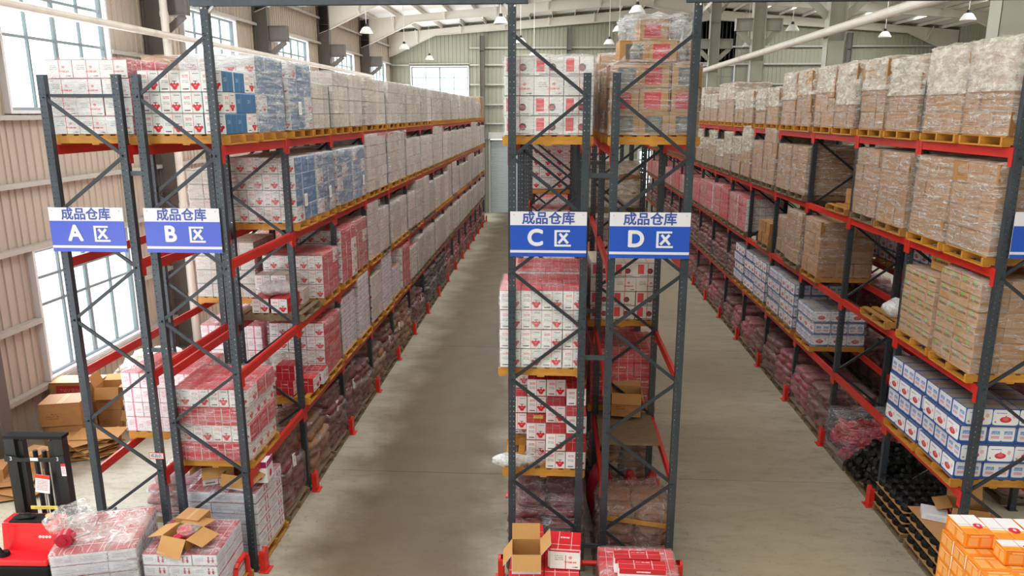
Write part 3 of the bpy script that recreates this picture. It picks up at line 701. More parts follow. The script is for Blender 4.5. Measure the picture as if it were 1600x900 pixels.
sign('B', -5.57, -4.52, 4.93, 5.54, 'blue and white sign with the letter B', 'sign_blue_a')
sign('C', -.58, .43, 4.93, 5.53, 'blue and white sign with the letter C')
sign('D', .73, 1.78, 4.92, 5.53, 'blue and white sign with the letter D')
sign(None, 5.86, 6.9, 4.97, 5.57, 'blue and white sign cut off by the right edge of the picture')
t = thing('notice_plate', 'small white square plate with a blue disc in front of the cut off right sign', 'sign', (6.2, Y0-.1, 5.3))
mb = MB(); mb.box(-.2, .2, -.004, .004, 0, .4); ob('board', mb.mesh('board', 'sign_white'), t)
mb = MB(); mb.tube((0, -.009, .2), (0, -.0045, .2), .16, n=32); M['disc'] = plain('sign_bright_blue', '2f7fe0', .35); ob('disc', mb.mesh('disc', 'disc'), t)
t = thing('hanging_sign', 'blue board cut off above the end of the left gantry beam', 'sign', (-.55, Y0-.03, 8.225))
mb = MB(); mb.box(-.17, .17, -.01, .01, 0, .5); M['sb3'] = plain('sign_sky_blue', '2b6fae', .4); ob('board', mb.mesh('board', 'sb3'), t)
mb = MB(); mb.box(-.17, .17, -.013, -.0101, 0, .012); ob('edge_strip', mb.mesh('edge_strip', 'sign_white'), t)
t = thing('notice_plate', 'small white plaque with red edge on the second upright under sign A', 'sign', (-5.8, Y0-.06, 1.83))
mb = MB(); mb.box(-.11, .11, -.003, .003, 0, .1); ob('board', mb.mesh('board', 'red_guard'), t)
mb = MB(); mb.box(-.1, .1, -.0045, -.003, .01, .09); ob('face', mb.mesh('face', 'sign_white'), t)
text_obj('lettering', '成品区', .06, 'black', t, (0, -.0055, .05))

# ------------------------------------------------------------------ cartons
KIND = {
    'valve_blue2': (.288, .36, .278, 'valve', 'valve', 'paletop'), 'valve_red2': (.288, .36, .278, 'valve', 'valve', 'redtop'),  # w (front), d, h, front, side, top
    'valve_red': (.288, .36, .278, 'valve', 'redside', 'redtop'),
    'valve_blue': (.288, .36, .278, 'valve', 'blueside', 'paletop'),
    'valve_white': (.288, .36, .278, 'valve', 'pale', 'paletop'),
    'pale': (.29, .35, .27, 'pale', 'paleside', 'paletop'),
    'strap_a': (.385, .36, .25, 'strap_a', 'paleside', 'paletop'),
    'strap_b': (.29, .36, .25, 'strap_b', 'paleside', 'paletop'),
    'strap_c': (.385, .36, .25, 'strap_c', 'paleside', 'paletop'),
    'pink': (.3, .36, .25, 'pinkside', 'pinkside', 'redtop'),
    'brown': (.38, .36, .3, 'brown', 'brown_end', 'browntop'),
    'brown_tall': (.38, .36, .36, 'brown', 'brown_end', 'browntop'),
    'brown_red': (.385, .36, .3, 'brown_red', 'brown_end', 'browntop'),
    'brown_grey': (.385, .36, .3, 'brown_grey', 'brown_end', 'browntop'),
    'gdot': (.38, .26, .215, 'brown_end', 'gdot', 'browntop'),
    'bw': (.385, .36, .27, 'bws', 'bw', 'bwt'),
    'bw2': (.385, .36, .27, 'bw', 'bws', 'bwt'),
    'flat': (.36, .5, .175, 'flat_end', 'flat', 'flat_top'),
    'red': (.38, .36, .27, 'redside', 'valve', 'red'),
    'redall': (.38, .36, .26, 'red', 'redside', 'red'),
    'redwhite': (.38, .36, .245, 'strap_c', 'redside', 'redtop'),
    'flatside': (.36, .36, .2, 'pale', 'flat', 'browntop'),
    'orange': (.36, .3, .2, 'orange', 'orange', 'orange'),
}
DESC = {'valve_red': 'white and red valve cartons', 'valve_blue': 'white and blue valve cartons', 'valve_white': 'white valve cartons', 'pale': 'pale off-white cartons',
        'strap_a': 'white red-strapped cartons', 'pink': 'pink and white cartons', 'brown': 'brown cartons', 'brown_tall': 'tall brown cartons', 'brown_red': 'brown cartons with red labels',
        'gdot': 'small brown green-dotted cartons', 'bw': 'blue and white cartons', 'flat': 'flat white cartons', 'red': 'red cartons', 'redall': 'red cartons', 'redwhite': 'red and white cartons', 'flatside': 'pale cartons with red marks'}
def carton_raw(w, d, h, c=.005):
    """chamfered box, base at z=0: list of (verts, faces, slots, uvs) in MB form"""
    mb = MB(); x, y = w/2, d/2
    mb.quad((-x+c, -y, c), (x-c, -y, c), (x-c, -y, h-c), (-x+c, -y, h-c), 0)
    mb.quad((x-c, y, c), (-x+c, y, c), (-x+c, y, h-c), (x-c, y, h-c), 0)
    mb.quad((x, -y+c, c), (x, y-c, c), (x, y-c, h-c), (x, -y+c, h-c), 1)
    mb.quad((-x, y-c, c), (-x, -y+c, c), (-x, -y+c, h-c), (-x, y-c, h-c), 1)
    mb.quad((-x+c, -y+c, h), (x-c, -y+c, h), (x-c, y-c, h), (-x+c, y-c, h), 2)
    mb.quad((-x+c, y-c, 0), (x-c, y-c, 0), (x-c, -y+c, 0), (-x+c, -y+c, 0), 1)
    e = ((.99, .5),)*4
    for sx in (-1, 1):
        for sy in (-1, 1):
            a, b = (sx*x, sy*(y-c)), (sx*(x-c), sy*y)
            q = [(a[0], a[1], c), (b[0], b[1], c), (b[0], b[1], h-c), (a[0], a[1], h-c)]
            if sx*sy > 0: q = q[::-1]
            mb.quad(*(q[::-1] if sx < 0 and False else q), 0, e)
    for sy in (-1, 1):
        q = [(-x+c, sy*y, h-c), (x-c, sy*y, h-c), (x-c, sy*(y-c), h), (-x+c, sy*(y-c), h)]
        mb.quad(*(q if sy < 0 else q[::-1]), 2, ((.02, .02),)*4)
    for sx in (-1, 1):
        q = [(sx*x, -y+c, h-c), (sx*x, y-c, h-c), (sx*(x-c), y-c, h), (sx*(x-c), -y+c, h)]
        mb.quad(*(q if sx > 0 else q[::-1]), 2, ((.02, .02),)*4)
    return mb
_cm = {}
def carton_mesh(kind):
    if kind not in _cm:
        w, d, h, f, s, t = KIND[kind]; _cm[kind] = carton_raw(w-.004, d-.004, h-.002).mesh('carton_'+kind, [f, s, t])
    return _cm[kind]

# wooden pallets
PW, PD, PH = 1.2, 1.06, .14
def pallet_bits():
    b = []
    for i in range(7): b.append(('top_board', (-PW/2+.085*(1) + i*(PW-.17)/6, 0, PH-.01), (.1, PD, .02)))
    for y in (-PD/2+.025, 0, PD/2-.025): b.append(('stringer', (0, y, .02+.05), (PW, .045, .1)))
    for x in (-PW/2+.06, 0, PW/2-.06): b.append(('bottom_board', (x, 0, .01), (.1, PD, .02)))
    return b
PB = pallet_bits(); _pm = {}; FARP = []
def pallet(x, y, z, mat, label, near, rz=0, group='wooden pallets under the loads', far_ok=False):
    if far_ok and not near:
        FARP.append((x, y, z, mat)); return None
    if near:
        t = thing('wooden_pallet', label, 'pallet', (x, y, z), rz, group)
        for nm, c, s in PB:
            k = (nm, mat)
            if k not in _pm:
                mb = MB(); mb.box(-s[0]/2, s[0]/2, -s[1]/2, s[1]/2, -s[2]/2, s[2]/2); _pm[k] = mb.mesh(nm, mat)
            ob(nm, _pm[k], t, c)
        return t
    if mat not in _pm:
        mb = MB()
        for nm, c, s in PB: mb.box(c[0]-s[0]/2, c[0]+s[0]/2, c[1]-s[1]/2, c[1]+s[1]/2, c[2]-s[2]/2, c[2]+s[2]/2)
        _pm[mat] = mb.mesh('wooden_pallet', mat)
    return tag(ob('wooden_pallet', _pm[mat], None, (x, y, z), (0, 0, rz)), label, 'pallet', group)

# wrapping film: wrinkled skins of a unit block (base centre at the origin)
def film_unit(seed, n=9, amp=.02, top_amp=.03, round_=.03):
    rs = np.random.RandomState(seed); ph = rs.rand(12)*6.28; fr = 2+rs.rand(12)*7
    vs = {}; V = []; F = []
    def vert(i, j, k):
        key = (i, j, k)
        if key in vs: return vs[key]
        u, v, w = i/n-.5, j/n-.5, k/n
        x, y, z = u, v, w
        wob = sum(math.sin(fr[q]*(3*u*(q % 3 == 0)+3*v*(q % 3 == 1)+2.4*w*(1+(q % 2)))+ph[q]) for q in range(8))/8
        s = 1+amp*wob*2+ (rs.rand()-.5)*amp*1.2
        cr = abs(u*2)**8*abs(v*2)**8                       # pull the upright corners in a little
        x, y = u*s*(1-round_*cr), v*s*(1-round_*cr)
        if k == n: z = 1+top_amp*(wob+.3*(rs.rand()-.5))-(.5*round_ if max(abs(u), abs(v)) > .49 else 0)
        vs[key] = len(V); V.append((x, y, z)); return vs[key]
    for a in range(n):
        for b in range(n):
            F.append((vert(a, 0, b), vert(a+1, 0, b), vert(a+1, 0, b+1), vert(a, 0, b+1)))
            F.append((vert(a+1, n, b), vert(a, n, b), vert(a, n, b+1), vert(a+1, n, b+1)))
            F.append((vert(0, a+1, b), vert(0, a, b), vert(0, a, b+1), vert(0, a+1, b+1)))
            F.append((vert(n, a, b), vert(n, a+1, b), vert(n, a+1, b+1), vert(n, a, b+1)))
            F.append((vert(a, b, n), vert(a+1, b, n), vert(a+1, b+1, n), vert(a, b+1, n)))
    return V, F
_fm = {}
def film_mesh(mat, seed, loose=False):
    k = (mat, seed, loose)
    if k not in _fm:
        V, F = film_unit(seed, 10, .035 if loose else .012, .06 if loose else .015, .07 if loose else .03)
        me = bpy.data.meshes.new('stretch_film'); me.from_pydata(V, [], F); me.materials.append(M[mat])
        me.polygons.foreach_set('use_smooth', [True]*len(F)); me.update(); _fm[k] = me
    return _fm[k]
def add_film(t, w, d, h, mat, loose=False, z=0, loc=(0, 0)):
    return ob('stretch_film', film_mesh(mat, random.randint(1, 5), loose), t, (loc[0], loc[1], z), (0, 0, 0), (w+(.06 if loose else .035), d+(.06 if loose else .035), h+(.05 if loose else .025)))

_lp = MB(); _lp.box(-.001, .001, -.075, .075, 0, .22)
LABEL_X = _lp.mesh('paper_label', 'paper')
_merge = {}
def merged(kind, nx, ny, rows, topn, rot):
    """one mesh of every visible carton of a distant load"""
    key = (kind, nx, ny, rows, topn, rot)
    if key in _merge: return _merge[key]
    rs = random.Random(hash((nx, ny, rows, topn, rot)) % 1000)
    w, d, h, f, s, t = KIND[kind]; out = MB()
    for (x, y, z, rz) in layout(kind, nx, ny, rows, topn, rot, 1, rs):
        raw = carton_raw(w-.004, d-.004, h-.002); c, s_ = math.cos(rz), math.sin(rz); n0 = len(out.v)
        out.v += [(x+p[0]*c-p[1]*s_, y+p[0]*s_+p[1]*c, z+p[2]) for p in raw.v]
        out.f += [tuple(i+n0 for i in q) for q in raw.f]; out.mi += raw.mi; out.uv += raw.uv
    _merge[key] = out.mesh('cartons_'+kind, [f, s, t]); return _merge[key]
def layout(kind, nx, ny, rows, topn, rot, side, rs):
    w, d, h = KIND[kind][:3]; res = []
    for r in range(rows):
        turn = rot == 'turn' or (rot == 'alt' and r % 2 == 1) or (rot == 'alt2' and r % 2 == 0)
        W_, D_ = (d, w) if turn else (w, d)
        n1, n2 = max(1, round(1.16/W_)) if nx == 0 else nx, max(1, round(1.08/D_)) if ny == 0 else ny
        if nx and turn: n1, n2 = ny, nx
        skipn = 0
        top = r == rows-1
        for i in range(n1):
            for j in range(n2):
                if top and topn and (i*n2+j) % (n1*n2) >= topn: continue
                hidden = not (top or j == 0 or (i == n1-1 if side > 0 else i == 0) or (i == 0 or i == n1-1) or (topn and r == rows-2))
                if hidden: continue
                x = (i-(n1-1)/2)*W_+rs.uniform(-.005, .005); y = (j-(n2-1)/2)*D_+rs.uniform(-.004, .004)
                if side < 0: x = -x
                rz = (math.pi/2 if turn else 0)+rs.uniform(-.012, .012)
                res.append((x, y, r*h, rz))
    return res
tiers = ['floor level', 'first tier', 'second tier', 'third tier', 'top tier']
used = set()
def where(rack, lvl, k, s):
    return '%s of %s, %s bay, %s half' % (tiers[lvl], WHO[rack] if rack != 'E' else 'right rack', ords[k], 'near' if s == 0 else 'far')
NEAR_BAYS = 5
def slot_xy(rack, k, s, ox=0, oy=0):
    x0, x1 = RACKS[rack]; return (x0+x1)/2+ox, Y0+k*BAY+(.67 if s == 0 else 1.84)+oy
def load(rack, lvl, k, s, kind, rows, film='film', rot='n', topn=0, pal='wood_y', label=False, loose=False, ox=0, oy=0, nx=0, ny=0, lean=0, top_kind=None):
    x, y = slot_xy(rack, k, s, ox, oy); z = LV[lvl]+(.012 if lvl else 0)
    wh = where(rack, lvl, k, s); near = k < NEAR_BAYS or (rack in 'BE' and k < 6)
    pallet(x, y, z, pal, 'wooden pallet, '+wh, k < 3, far_ok=(k >= 7 or (rack not in 'BE' and k >= 3)))
    side = -1 if rack in 'EF' else 1
    w, d, h = KIND[kind][:3]; zb = z+PH+.001
    t = thing('pallet_load', ('wrapped ' if film else 'stacked ')+DESC.get(kind, 'cartons')+', '+wh, 'load', (x, y, zb), R(random.uniform(-1.2, 1.2)), 'pallet loads of '+('rack '+rack))
    rs = random.Random(lvl*1000+k*10+s+ord(rack))
    lay = layout(kind, nx, ny, rows, topn, rot, side, rs)
    if near:
        me = carton_mesh(kind)
        for (cx, cy, cz, rz) in lay:
            f = cz/(h*rows); ox_ = lean*f*f
            m2 = me
            if top_kind and cz >= h*(rows-1.5): m2 = carton_mesh(top_kind)
            elif kind == 'strap_a': m2 = carton_mesh(('strap_a', 'strap_b', 'strap_c')[int(round(cz/h)) % 3]) if not int(round(cz/h)) == 1 else me
            elif kind in ('valve_blue', 'valve_red') and rs.random() < .17: m2 = carton_mesh(kind+'2')
            elif kind == 'brown_red' and rs.random() < .35: m2 = carton_mesh('brown_grey')
            jit = .012 if kind.startswith('brown') else .0
            ob('carton', m2, t, (cx+ox_+rs.uniform(-jit, jit), cy+rs.uniform(-jit, 0), cz), (0, 0, rz))
    else:
        o = ob('cartons', merged(kind, nx, ny, rows, topn, rot), t); o['kind'] = 'stuff'
    if film:
        W_ = w*round(1.16/w) if nx == 0 else w*nx; D_ = d*round(1.08/d) if ny == 0 else d*ny
        if rot != 'n': W_ = max(W_, d*round(1.16/d)) ; D_ = max(D_, w*round(1.08/w))
        if film == 'film3':      # tight wrap below, a cloudier sheet draped over the upper half
            add_film(t, W_+.012, D_+.012, h*rows*.97 if not topn else h*(rows-1), 'film2', False)
            q = random.uniform(.35, .6); ob('top_sheet', film_mesh('film3', random.randint(1, 5), True), t, (0, 0, h*rows*q), (0, 0, 0), (W_+.08, D_+.08, h*rows*(1-q)+.05-(h*.2 if topn else 0)))
        else: add_film(t, W_+.012, D_+.012, h*rows if not topn else h*(rows-.25), film, loose)
        if label:
            ob('paper_label', LABEL_X, t, (side*(W_/2+.04), random.uniform(-.2, .2), .25 if not loose else .4), (R(random.uniform(-8, 8)), 0, 0))
    return t

# sacks
def sack_mesh(name, mat, seed, w=.56, d=.54, h=.19):
    rs = np.random.RandomState(seed); nu, nv = 14, 8; V = []; F = []
    ph = rs.rand(6)*6.28
    for j in range(nv+1):
        b = math.pi*(j/nv-.5)
        for i in range(nu):
            a = 2*math.pi*i/nu
            cb, sb = math.cos(b), math.sin(b); ca, sa = math.cos(a), math.sin(a)
            e = .45
            x = math.copysign(abs(ca)**e, ca)*cb**.5; y = math.copysign(abs(sa)**e, sa)*cb**.5; z = math.copysign(abs(sb)**.7, sb)
            k = 1+.07*math.sin(3*a+ph[0])*math.cos(2*b+ph[1])+.05*math.sin(5*a+ph[2])+rs.uniform(-.03, .03)
            V.append((x*w/2*k, y*d/2*k, h/2+z*h/2*k))
    for j in range(nv):
        for i in range(nu):
            i2 = (i+1) % nu; F.append((j*nu+i, j*nu+i2, (j+1)*nu+i2, (j+1)*nu+i))
    me = bpy.data.meshes.new(name); me.from_pydata(V, [], F); me.materials.append(M[mat])
    me.polygons.foreach_set('use_smooth', [True]*len(F)); me.update(); return me
_sk = {}
def sackm(mat):
    if mat not in _sk: _sk[mat] = [sack_mesh('sack', mat, i) for i in range(4)]
    return random.choice(_sk[mat])
def sacks(rack, lvl, k, s, mat='sack', rows=6, film='film_r', pal='wood_g', label=False, desc='dark red sacks', ox=0, oy=0, taper=.3, xy=None, lab=None, palnear=None):
    x, y = slot_xy(rack, k, s, ox, oy) if xy is None else xy; z = LV[lvl]+(.012 if lvl else 0)
    wh = where(rack, lvl, k, s) if xy is None else lab
    pallet(x, y, z, pal, 'wooden pallet, '+wh, k < 3, far_ok=(k >= 7 or (rack not in 'BE' and k >= 3)))
    t = thing('sack_stack', 'film wrapped %s, %s' % (desc, wh), 'sack stack', (x, y, z+PH), R(random.uniform(-4, 4)), 'wrapped sack stacks')
    for r in range(rows):
        f = 1-taper*(max(0, r-rows*.45)/rows)**1.2*2
        for i in (-1, 1):
            for j in (-1, 1):
                ob('sack', sackm(mat), t, (i*.28*f+random.uniform(-.03, .03), j*.255*f+random.uniform(-.03, .03), r*.165), (random.uniform(-.06, .06), random.uniform(-.06, .06), random.choice((0, math.pi))+random.uniform(-.15, .15)), (f, f, 1.0))
    if film: 
        add_film(t, 1.12, 1.06, rows*.165*.62, film, True); 
        ob('stretch_film', film_mesh(film, random.randint(1, 5), True), t, (0, 0, rows*.165*.55), (0, 0, 0), (1.13*(1-taper*.45), 1.06*(1-taper*.45), rows*.165*.5))
    if label: ob('paper_label', LABEL_X, t, (.53*(-1 if rack in 'EF' else 1), .05, rows*.165*.55), (R(-12), R(-8), 0))
    return t

# ---- rack B
for k, s, kd, r in ((0, 0, 'valve_blue', 3), (0, 1, 'valve_blue', 4)):
    load('B', 4, k, s, kd, r, 'film_b' if s else None, rot='n', ox=.02)
load('B', 4, 1, 0, 'valve_blue', 4, 'film_b', rot='n', label=True, ox=.04)
load('B', 4, 1, 1, 'pale', 3, 'film', ox=.02)
for k in range(2, 15):
    for s in (0, 1):
        if k == 14: kd, r, fl = 'brown', 4, 'film'
        elif k == 13: kd, r, fl = 'pale', 3, 'film2'
        else: kd, r, fl = 'pale', 4, random.choice(('film', 'film2', 'film2'))
        load('B', 4, k, s, kd, r, fl, topn=0, ox=.03, rot=random.choice(('n', 'turn')))
for k in (1, 2):
    for s in (0, 1): load('B', 3, k, s, 'valve_blue', 4, 'film_b' if (k, s) != (1, 0) else 'film', label=(k, s) != (2, 0), loose=False, ox=.04, rot='n')
for k in range(3, 15):
    for s in (0, 1): load('B', 3, k, s, 'valve_white' if k == 11 else 'pale', 5 if k in (3, 4, 7, 12) else 4, random.choice(('film', 'film2')), ox=.03, rot=random.choice(('n', 'turn')), pal='wood_y' if k < 5 else 'wood')
load('B', 2, 1, 1, 'valve_red', 3, 'film', ox=.03, label=False); load('B', 2, 2, 0, 'valve_red', 4, 'film', ox=.05); load('B', 2, 2, 1, 'valve_red', 4, 'film2', ox=.0)
for k in range(3, 15):
    for s in (0, 1):
        kd = 'valve_white' if (k in (8, 9) and s == 0) else 'pale'
        load('B', 2, k, s, kd, 4 if (k+s) % 3 else 5, random.choice(('film', 'film', 'film2')), ox=.03, pal=random.choice(('wood_y', 'wood_g')), rot=random.choice(('n', 'turn')))
load('B', 1, 0, 0, 'valve_red', 4, 'film', ox=-.02, rot='alt2'); 
load('B', 1, 1, 1, 'red', 4, 'film', ox=.03, rot='turn'); load('B', 1, 2, 0, 'flatside', 6, 'film', ox=.0); load('B', 1, 2, 1, 'flatside', 7, 'film', ox=.04)
load('B', 1, 3, 0, 'valve_white', 4, None, ox=.0); load('B', 1, 3, 1, 'flatside', 7, 'film', ox=.04)
load('B', 1, 4, 0, 'flatside', 4, 'film', ox=.0); load('B', 1, 4, 1, 'redwhite', 5, 'film', ox=.03)
for k in range(5, 15):
    for s in (0, 1): load('B', 1, k, s, 'redwhite' if (k == 5 and s == 0) else ('valve_white' if k in (9, 10) else 'pale'), 4, random.choice(('film', 'film2')), ox=.03, pal='wood_g', rot=random.choice(('n', 'turn')))
load('B', 0, 0, 0, 'flat', 6, 'film', ox=.02, pal='wood')
sacks('B', 0, 0, 1, 'sack', 7, label=True); 
for k in range(1, 6):
    for s in (0, 1): sacks('B', 0, k, s, random.choice(('sack', 'sack', 'sack_t')), 5+(k+s) % 3, label=(k+s) % 2 == 0, ox=.05, oy=random.uniform(-.03, .03))
for k in (6, 7):
    for s in (0, 1): sacks('B', 0, k, s, 'darkwrap', 7, 'film_r', desc='dark grey bundles', taper=.15, ox=.08)
for k in range(8, 15):
    for s in (0, 1): sacks('B', 0, k, s, 'sack_p', 5, 'film_r', desc='pink red sacks')
# ---- rack A
load('A', 4, 0, 0, 'redwhite', 4, 'film', ox=.03); sacks('A', 4, 0, 1, 'sack_p', 5, 'film', 'wood_y', desc='orange red sacks')
load('A', 4, 1, 0, 'brown', 4, 'film'); load('A', 4, 1, 1, 'pale', 4, 'film2')
for k in range(2, 9):
    for s in (0, 1): load('A', 4, k, s, 'pale', 4, 'film2')
for k in range(1, 8):
    for s in (0, 1):
        if not (k == 1 and s == 0): load('A', 3, k, s, 'pale', 4 if k > 2 else 3, 'film2')
for k in range(2, 9):
    for s in (0, 1): load('A', 2, k, s, 'pink' if k < 4 else 'pale', 4 if k > 2 else 3, 'film')
load('A', 2, 1, 1, 'pale', 4, 'film')
load('A', 1, 0, 1, 'pink', 4, 'film', ox=.0, oy=-.25)
for k in range(1, 8):
    for s in (0, 1):
        if (k, s) != (1, 0): load('A', 1, k, s, 'pink', 4, 'film')
sacks('A', 0, 0, 1, 'sack_w', 4, 'film', desc='white red bags', ox=.02, oy=-.1)
for k in range(1, 6):
    for s in (0, 1): sacks('A', 0, k, s, 'sack_w' if s else 'sack', 4, 'film_r', desc='white and red bags')
# ---- rack C
load('C', 4, 0, 0, 'strap_a', 4, 'film', topn=0, ox=-.02)
load('C', 4, 0, 1, 'strap_a', 4, 'film', ox=0)
for k in range(1, 4): load('C', 4, k, 0, 'pale', 4, 'film2')
load('C', 3, 3, 1, 'valve_blue', 4, None); load('C', 3, 5, 0, 'pale', 4, 'film2')
load('C', 2, 0, 0, 'valve_red', 4, 'film', rot='n', ox=-.08, oy=-.08); load('C', 2, 0, 1, 'valve_red', 4, 'film', ox=-.04); load('C', 2, 1, 0, 'strap_a', 4, 'film', ox=.03)
for k in range(1, 6):
    load('C', 2, k, 1, 'valve_red', 4, 'film'); load('C', 1, k, 0, 'valve_red', 4, 'film'); 
load('C', 1, 0, 1, 'valve_red', 4, 'film')
sacks('C', 0, 0, 0, 'sack', 6, 'film', desc='dark red castings', ox=.02, oy=.1); sacks('C', 0, 0, 1, 'sack', 5)
for k in (1, 2, 3): sacks('C', 0, k, 0, 'sack', 5)
# ---- rack D
load('D', 4, 0, 0, 'brown_red', 3, 'film', ox=.03, loose=False); load('D', 4, 0, 1, 'brown_red', 3, 'film2')
for k in range(1, 4): load('D', 4, k, 0, 'brown', 4, 'film2')
sacks('D', 3, 2, 0, 'sack_t', 5, 'film3', desc='tan and orange bags', ox=.0); load('D', 3, 4, 1, 'strap_a', 4, 'film')
load('D', 2, 1, 0, 'strap_a', 4, None, ox=-.05); load('D', 2, 2, 0, 'redwhite', 3, 'film'); load('D', 2, 3, 0, 'pale', 4, 'film')
load('D', 1, 1, 0, 'redall', 4, 'film', ox=-.02); load('D', 1, 2, 0, 'redall', 4, 'film'); load('D', 1, 2, 1, 'valve_red', 4, 'film')
sacks('D', 0, 1, 0, 'sack_t', 6, 'film', desc='brown sacks'); sacks('D', 0, 2, 0, 'sack', 5)
# ---- rack E
for k in range(0, 15):
    for s in (0, 1):
        r = {0: 4, 1: 4, 2: 4, 3: 4, 4: 3}.get(k, 3 if k % 2 else 4)
        load('E', 4, k, s, 'brown' if k < 4 else ('brown_red' if k % 3 else 'brown'), r, 'film3', loose=True, ox=-.03, lean=random.uniform(-.06, .06), topn=random.choice((0, 0, 0, 6)))
load('E', 3, 0, 0, 'brown', 4, 'film2', ox=-.05, lean=-.03, pal='wood_y'); load('E', 3, 0, 1, 'brown', 4, 'film2', ox=-.05, pal='wood_y', lean=.05)
load('E', 3, 1, 0, 'brown', 4, 'film2', ox=-.03, pal='wood'); load('E', 3, 1, 1, 'brown', 4, 'film2', ox=.0, pal='wood_g')
load('E', 3, 2, 0, 'brown', 1, None, pal='wood', topn=6)
for k in range(3, 15):
    for s in (0, 1):
        if k in (8,) and s: continue
        load('E', 3, k, s, 'brown_tall' if k < 6 else 'brown', 3 if (k < 4 or s) else 4, 'film2' if k < 5 else 'film3', ox=-.03, pal='wood_g')
load('E', 2, 0, 0, 'gdot', 6, 'film', ox=-.05, pal='wood_y'); load('E', 2, 0, 1, 'gdot', 5, 'film', ox=-.03, pal='wood_y')
load('E', 2, 2, 1, 'brown', 4, 'film', ox=-.03, pal='wood'); load('E', 2, 3, 0, 'brown', 4, 'film2', ox=-.03, pal='wood_g')
load('E', 2, 3, 1, 'brown', 3, 'film2', ox=.1, pal='wood_g'); load('E', 2, 4, 0, 'brown', 2, None, ox=-.03, pal='wood_g')
for k in range(5, 15):
    for s in (0, 1): load('E', 2, k, s, 'redwhite' if k % 2 else 'redall', 4 if k < 8 else 3, 'film2' if s else 'film', ox=-.03, pal='wood_g')
load('E', 1, 0, 0, 'bw', 4, None, rot='alt', ox=-.05, pal='wood_y'); load('E', 1, 0, 1, 'bw', 4, None, rot='alt', ox=-.05, pal='wood_y')
load('E', 1, 2, 1, 'bw2', 3, 'film', rot='alt', ox=-.02, pal='wood_y'); load('E', 1, 3, 0, 'bw', 4, 'film', ox=-.03)
load('E', 1, 3, 1, 'bw', 4, 'film', ox=-.03, rot='alt'); load('E', 1, 4, 0, 'bw', 4, 'film', ox=-.03); load('E', 1, 4, 1, 'bw', 4, None, ox=-.03, rot='alt'); load('E', 1, 5, 0, 'bw2', 4, None, rot='alt', ox=-.03)
for k in range(5, 15):
    for s in (0, 1):
        if (k, s) == (5, 0): continue
        sacks('E', 1, k, s, 'sack', 5, 'film_r')
for k in range(2, 15):
    for s in (0, 1): sacks('E', 0, k, s, 'sack_p' if (k+s) % 2 else 'sack', 5 if k < 4 else 4, 'film_r', taper=.12 if k == 2 else .25, ox=-.04, desc='pink red sacks' if (k+s) % 2 else 'dark red sacks')
# ---- rack F (seen through the gaps of rack E)
for k in range(0, 8):
    for s in (0, 1):
        load('F', 4, k, s, 'brown', 3, 'film3')
        if k < 6: load('F', 2, k, s, 'bw' if k < 4 else 'brown', 4, 'film')
        if k < 6 and (k+s) % 3: load('F', 3, k, s, 'brown', 3, 'film2')
        if k < 6 and k > 0: sacks('F', 1, k, s, 'sack_p', 4, 'film_r', desc='red and white bags')
        if 0 < k < 6: sacks('F', 0, k, s, 'sack_w', 5, 'film_r', desc='red and white bags')

# distant pallets, too small to pick apart: one object
mb = MB(); mats_ = ['wood', 'wood_y', 'wood_g']
for (x, y, z, m) in FARP:
    for nm, c, s in PB: mb.box(x+c[0]-s[0]/2, x+c[0]+s[0]/2, y+c[1]-s[1]/2, y+c[1]+s[1]/2, z+c[2]-s[2]/2, z+c[2]+s[2]/2, mats_.index(m))
o = tag(ob('wooden_pallets', mb.mesh('wooden_pallets', mats_)), 'small distant wooden pallets under the loads at the far end of the racks', 'pallets'); o['kind'] = 'stuff'

